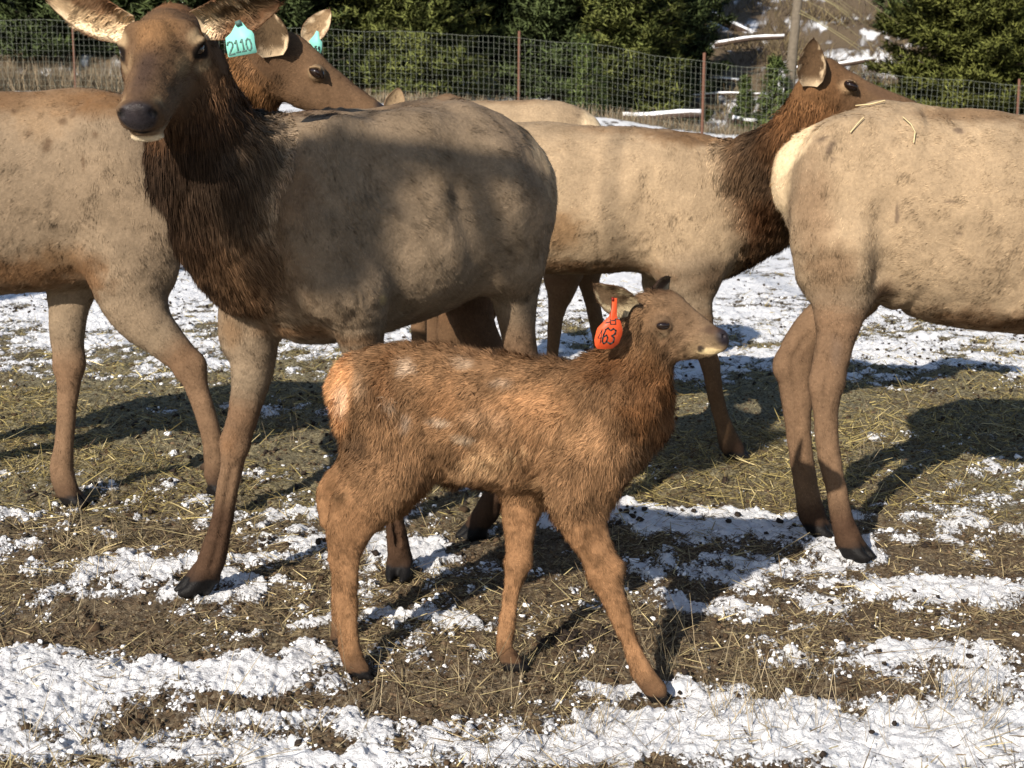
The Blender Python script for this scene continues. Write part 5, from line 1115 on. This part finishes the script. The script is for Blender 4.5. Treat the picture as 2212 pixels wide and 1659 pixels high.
ROW2 = ['past the far left edge of the view', 'seen between the closest elk face and its tagged ear', 'above the neck of the left elk', 'right of the left elk far ear', 'behind the sunlit yellow green conifer', 'between the sunlit conifer and the rusty post', 'just right of the first rusty post', 'between the two rusty posts', 'at the left foot of the snowy slope', 'at the top left of the snowy slope', 'at the top right of the snowy slope', 'behind the left side of the broad bushy conifer', 'behind the upper right corner conifer', 'past the right edge of the view']
def scatter_blades(P, D, L, W, C, name, mat, curl=.15, seed=1, up=None):
    """thin bent blades: two segments each"""
    r = np.random.default_rng(seed); n = len(P); S = rows(np.cross(D, A3(0, 0, 1) + .5 * r.standard_normal((n, 3)))) * W[:, None] * .5
    B_ = r.standard_normal((n, 3)) * (curl * L)[:, None]; M = P + D * L[:, None] * .5 + B_ * .5; T = P + D * L[:, None] + B_
    VV = np.stack([P - S, P + S, M + S * .9, M - S * .9, T + S * .4, T - S * .4], 1).reshape(-1, 3); k = np.arange(n) * 6
    FF = np.concatenate([np.stack([k, k + 1, k + 2, k + 3], 1), np.stack([k + 3, k + 2, k + 4, k + 5], 1)])
    return mesh_obj(name, VV, FF, mat, None, C=np.repeat(C, 6, 0), smooth=False)
def lumps(name, P, S, mat, seed, C=None, flat=.7, label=None):
    """many small irregular lumps (deformed octa-spheres)"""
    r = np.random.default_rng(seed)
    base = []; ph = (1 + 5 ** .5) / 2
    for a in (-1, 1):
        for b in (-1, 1): base += [(0, a, b * ph), (a, b * ph, 0), (b * ph, 0, a)]
    base = rows(np.array(base, float)); d = np.linalg.norm(base[:, None] - base[None], axis=2); tri = []
    for i in range(12):
        for j in range(i + 1, 12):
            for k in range(j + 1, 12):
                if d[i, j] < 1.1 and d[j, k] < 1.1 and d[i, k] < 1.1:
                    t = (i, j, k)
                    if np.dot(np.cross(base[j] - base[i], base[k] - base[i]), base[i]) < 0: t = (i, k, j)
                    tri.append(t)
    tri = np.array(tri); n = len(P)
    sc = S[:, None, None] * (1 + .28 * r.standard_normal((n, 12, 1))) ; ax = 1 + .35 * (r.random((n, 1, 3)) - .5); ax[:, :, 2] *= flat
    th = r.random(n) * 6.283; cx, sx = np.cos(th)[:, None], np.sin(th)[:, None]
    Q = base[None] * sc * ax; x = Q[..., 0] * cx - Q[..., 1] * sx; y = Q[..., 0] * sx + Q[..., 1] * cx; Q = np.stack([x, y, Q[..., 2]], 2) + P[:, None, :]
    FF = (tri[None] + (np.arange(n) * 12)[:, None, None]).reshape(-1, 3)
    return mesh_obj(name, Q.reshape(-1, 3), FF, mat, None, C=None if C is None else np.repeat(C, 12, 0))

def build_litter():
    r = np.random.default_rng(77)
    def pts(n, y0, y1, a=.58, pw=1.0):
        n = int(n * 1.38); y = np.exp(r.uniform(math.log(y0), math.log(y1), n)); x = r.uniform(-a, a, n) * np.maximum(y, 2.5); return x, y
    # straw and dry grass bits lying on the ground
    x, y = pts(290000, 2.7, 13); z, s, q = ground(x, y); cl = fbm2(x * 1.7, y * 1.7, 3, 44) + .6 * fbm2(x * 6, y * 6, 2, 45)
    hay = np.interp(y, [2.7, 4.6, 5.6, 8.2, 10], [.55, .6, .95, .9, .4]); keep = (r.random(len(x)) < hay * np.clip(.55 + .7 * cl, .05, 1.3) * (1 - .80 * s)); x, y, z, s = x[keep], y[keep], z[keep], s[keep]
    n = len(x); th = r.random(n) * 6.283; el = np.abs(r.standard_normal(n)) * .22; D = np.stack([np.cos(th) * np.cos(el), np.sin(th) * np.cos(el), np.sin(el)], 1)
    L = np.exp(r.normal(math.log(.034), .6, n)); W = r.uniform(.0012, .0032, n) * np.interp(y, [4, 6, 9], [1, 1.5, 2.0])
    t = r.random((n, 1)); C = np.where(t < .45, np.array([[.30, .235, .125]]), np.where(t < .75, np.array([[.17, .125, .07]]), np.where(t < .9, np.array([[.075, .05, .03]]), np.array([[.52, .43, .22]])))) * r.uniform(.7, 1.25, (n, 1))
    m = (y > 5)[:, None]; C = np.where(m & (t < .75), C * np.array([[1.05, 1.08, .80]]), C)
    tag(scatter_blades(np.stack([x, y, z + .002], 1), D, L, W, C, 'straw_litter', M_straw, seed=2), kind='stuff')
    # standing dry grass
    cx = []
    for (u, v, ru, rv, k) in [(210, 1210, 120, 80, 26), (130, 1320, 120, 60, 16), (560, 940, 80, 30, 22), (1000, 1480, 260, 60, 40), (1380, 1420, 160, 60, 24), (1850, 1560, 330, 70, 70), (1600, 1480, 180, 50, 30), (1400, 1600, 300, 50, 40), (1750, 1060, 60, 50, 12), (1890, 1000, 60, 40, 10), (700, 1560, 260, 60, 30), (300, 1600, 250, 50, 26), (2100, 1480, 120, 60, 26), (450, 960, 120, 50, 20), (1960, 930, 200, 60, 20), (1700, 620, 300, 100, 50), (2000, 780, 200, 60, 20), (120, 1050, 200, 60, 22), (1150, 1560, 200, 50, 26)]:
        for i in range(k):
            uu = u + ru * r.uniform(-1, 1); vv = min(v + rv * r.uniform(-1, 1), 1655); Y = GY(vv); cx.append((PX(uu, vv, Y)[0], Y))
    cx = np.array(cx)[r.random(len(cx)) < .6]; cx = np.repeat(cx, 5, 0); n = len(cx); x = cx[:, 0] + .018 * r.standard_normal(n); y = cx[:, 1] + .018 * r.standard_normal(n); z = ground_z(x, y)
    D = rows(np.stack([.45 * r.standard_normal(n), .45 * r.standard_normal(n), np.ones(n)], 1)); L = r.uniform(.03, .14, n) * np.where(r.random(n) < .2, 1.3, .7)
    C = np.array([[.28, .225, .14]]) * r.uniform(.5, 1.5, (n, 1))
    tag(scatter_blades(np.stack([x, y, z - .004], 1), D, L, np.full(n, .0017), C, 'dry_grass', M_straw, curl=.28, seed=4), kind='stuff')
    # dirt clods
    x, y = pts(60000, 2.7, 10); z, s, q = ground(x, y); keep = r.random(len(x)) < (1 - s) * np.interp(y, [2.7, 5, 10], [.9, .8, .5]); x, y, z = x[keep], y[keep], z[keep]; n = len(x)
    S = np.exp(r.normal(math.log(.0036), .45, n)); t = r.random((n, 1)); C = np.where(t < .6, np.array([[.07, .046, .028]]), np.where(t < .85, np.array([[.13, .09, .055]]), np.array([[.2, .16, .10]]))) * r.uniform(.7, 1.2, (n, 1))
    tag(lumps('dirt_crumbs', np.stack([x, y, z + .001], 1), S, attr_mat('crumb', .95, .1, 60, .3), 5, C), kind='stuff')
    # dung pellets
    x, y = pts(5200, 2.75, 14); z, s, q = ground(x, y); c = fbm2(x * .9 + 4, y * .9, 3, 66); keep = r.random(len(x)) < np.interp(y, [2.7, 4.4, 5, 8, 14], [.03, .14, .8, .9, .5]) * np.clip(.5 + 1.6 * c, .05, 1); x, y, z = x[keep], y[keep], z[keep]
    ex, ey = [], []
    for (u, v, k, sp_) in [(1255, 1385, 70, .05), (1500, 1385, 5, .03), (640, 1185, 10, .06), (700, 1195, 14, .10), (1480, 1105, 20, .1), (60, 675, 20, .1), (1330, 1130, 18, .1)]:
        Y = GY(v); X = PX(u, v, Y)[0]; ex += list(X + sp_ * 1.4 * r.standard_normal(k)); ey += list(Y + sp_ * r.standard_normal(k))
    x = np.concatenate([x, ex]); y = np.concatenate([y, ey]); z = ground_z(x, y); n = len(x)
    tag(lumps('dung_pellets', np.stack([x, y, z + .006], 1), r.uniform(.006, .0125, n), M_dung, 6, flat=.85), kind='stuff')
    # snow crumbs
    x, y = pts(60000, 2.7, 12); z, s, q = ground(x, y); w = np.exp(-((q - .50) / .11) ** 2) * (1 - .6 * s) + .05 * s + .004; keep = r.random(len(x)) < w * np.interp(y, [2.7, 5, 12], [.42, .38, .2]); x, y, z = x[keep], y[keep], z[keep]; n = len(x)
    S = np.exp(r.normal(math.log(.0038), .42, n)) * np.interp(y, [3, 6], [1, 1.4]); C = np.full((n, 3), .86) * np.array([[.99, 1, 1.02]])
    tag(lumps('snow_crumbs', np.stack([x, y, z + .002], 1), S, attr_mat('snow_bit', .8, .2, 90, .05), 8, C, flat=.8), kind='stuff')

def build_brush():
    r = np.random.default_rng(31)
    # dry brush strip along the fence, higher at the left, and weeds on the slope
    n = 46000; u = r.uniform(-300, 2600, n); Y = r.uniform(47.4, 51, n); keep = r.random(n) < np.interp(u, [-300, 260, 500, 1300, 1700, 2600], [1, 1, .5, .25, .4, .4]); u, Y = u[keep], Y[keep]
    X = (u - CX) / FOC * (Y * cp + 1); z = terrain(X, Y); n = len(X); hgt = np.interp(u, [-300, 260, 600, 2600], [.95, .85, .4, .35]) * r.uniform(.4, 1.1, n)
    D = rows(np.stack([.25 * r.standard_normal(n), .25 * r.standard_normal(n), np.ones(n)], 1)); C = np.array([[.20, .155, .10]]) * r.uniform(.4, 1.5, (n, 1))
    tag(scatter_blades(np.stack([X, Y, z - .02], 1), D, hgt, np.full(n, .020), C, 'dry_brush', M_straw, curl=.2, seed=9), kind='stuff')
    n = 36000; u = r.uniform(1380, 2150, n); Y = r.uniform(53, 86, n); X = (u - CX) / FOC * (Y * cp + 1); z = terrain(X, Y); c = fbm2(X * .35, Y * .25, 3, 71); k = r.random(n) < np.clip(.35 + 1.3 * c, .03, 1) * np.interp(u, [1480, 1700], [.5, 1]); X, Y, z, u = X[k], Y[k], z[k], u[k]; n = len(X)
    D = rows(np.stack([.6 * r.standard_normal(n), .4 * r.standard_normal(n), np.ones(n) * .8], 1)); C = np.where(r.random((n, 1)) < .5, np.array([[.18, .14, .075]]), np.array([[.07, .05, .035]])) * r.uniform(.5, 1.3, (n, 1))
    tag(scatter_blades(np.stack([X, Y, z - .02], 1), D, r.uniform(.15, .7, n), np.full(n, .03), C, 'slope_weeds', M_straw, curl=.25, seed=10), kind='stuff')
    # snow capped logs lying on the slope
    m_log = simple_mat('dead_log', (.075, .05, .038), .9, .4, 6, bump=.5); m_cap = simple_mat('snow_cap', (.84, .86, .9), .8, .03, 8)
    logs = [(1430, 252, 49.6, 2.6, .16, .02, 'snow capped log on the ground just left of the second rusty post'), (1630, 262, 49.9, 1.5, .12, -.05, 'short snow capped log right of the second rusty post'), (1530, 88, 58, 2.4, .09, -.12, 'long fallen log across the middle of the snowy slope'),
            (1620, 40, 66, 3.0, .12, .10, 'fallen log high on the snowy slope beside the bare trunk'), (1540, 18, 70, 4.5, .22, -.42, 'thick leaning log at the top of the snowy slope'), (1570, 118, 56, 3.0, .07, .03, 'thin fallen log low on the snowy slope'), (1800, 60, 60, 3.4, .12, .1, 'fallen log right of the bare trunk under yellow twigs')]
    for (u, v, Y, L, rd, tilt, lab) in logs:
        P = PX(u, v, Y); g = float(terrain(np.array([P[0]]), np.array([Y]))[0]); c = A3(P[0], Y, max(g + rd * .8, min(P[2], g + rd + .35)))
        rt = empty('fallen_log', c); tag(rt, lab, 'log', 'logs lying beyond the fence'); d = unit([1, .2 * math.sin(u), tilt]); V, F = [], []
        pts = [c + d * L * (t - .5) + A3(0, 0, .05 * math.sin(5 * t + u)) for t in np.linspace(0, 1, 8)]; tube(V, F, pts, [rd * (1 - .35 * i / 7) for i in range(8)], 10)
        k = len(V); F2 = [list(range(9, -1, -1)), list(range(k - 10, k))]
        mesh_obj('log_wood', np.array(V), [np.array(F), np.array(F2)], m_log, rt)
        V, F = [], []; pts = [p + A3(0, -.02, rd * .66) for p in pts[0:8]]; tube(V, F, pts, [rd * (.66 - .2 * i / 7 + .10 * math.sin(3 * i)) for i in range(8)], 10); k = len(V)
        mesh_obj('snow_cap', np.array(V), [np.array(F), np.array([list(range(9, -1, -1)), list(range(k - 10, k))])], m_cap, rt)

build_fence(); build_trees(); build_brush(); build_litter()
for o_ in scene.objects:
    if o_.type == 'MESH' and o_.data.name != o_.name and o_.data.users == 1: o_.data.name = o_.name
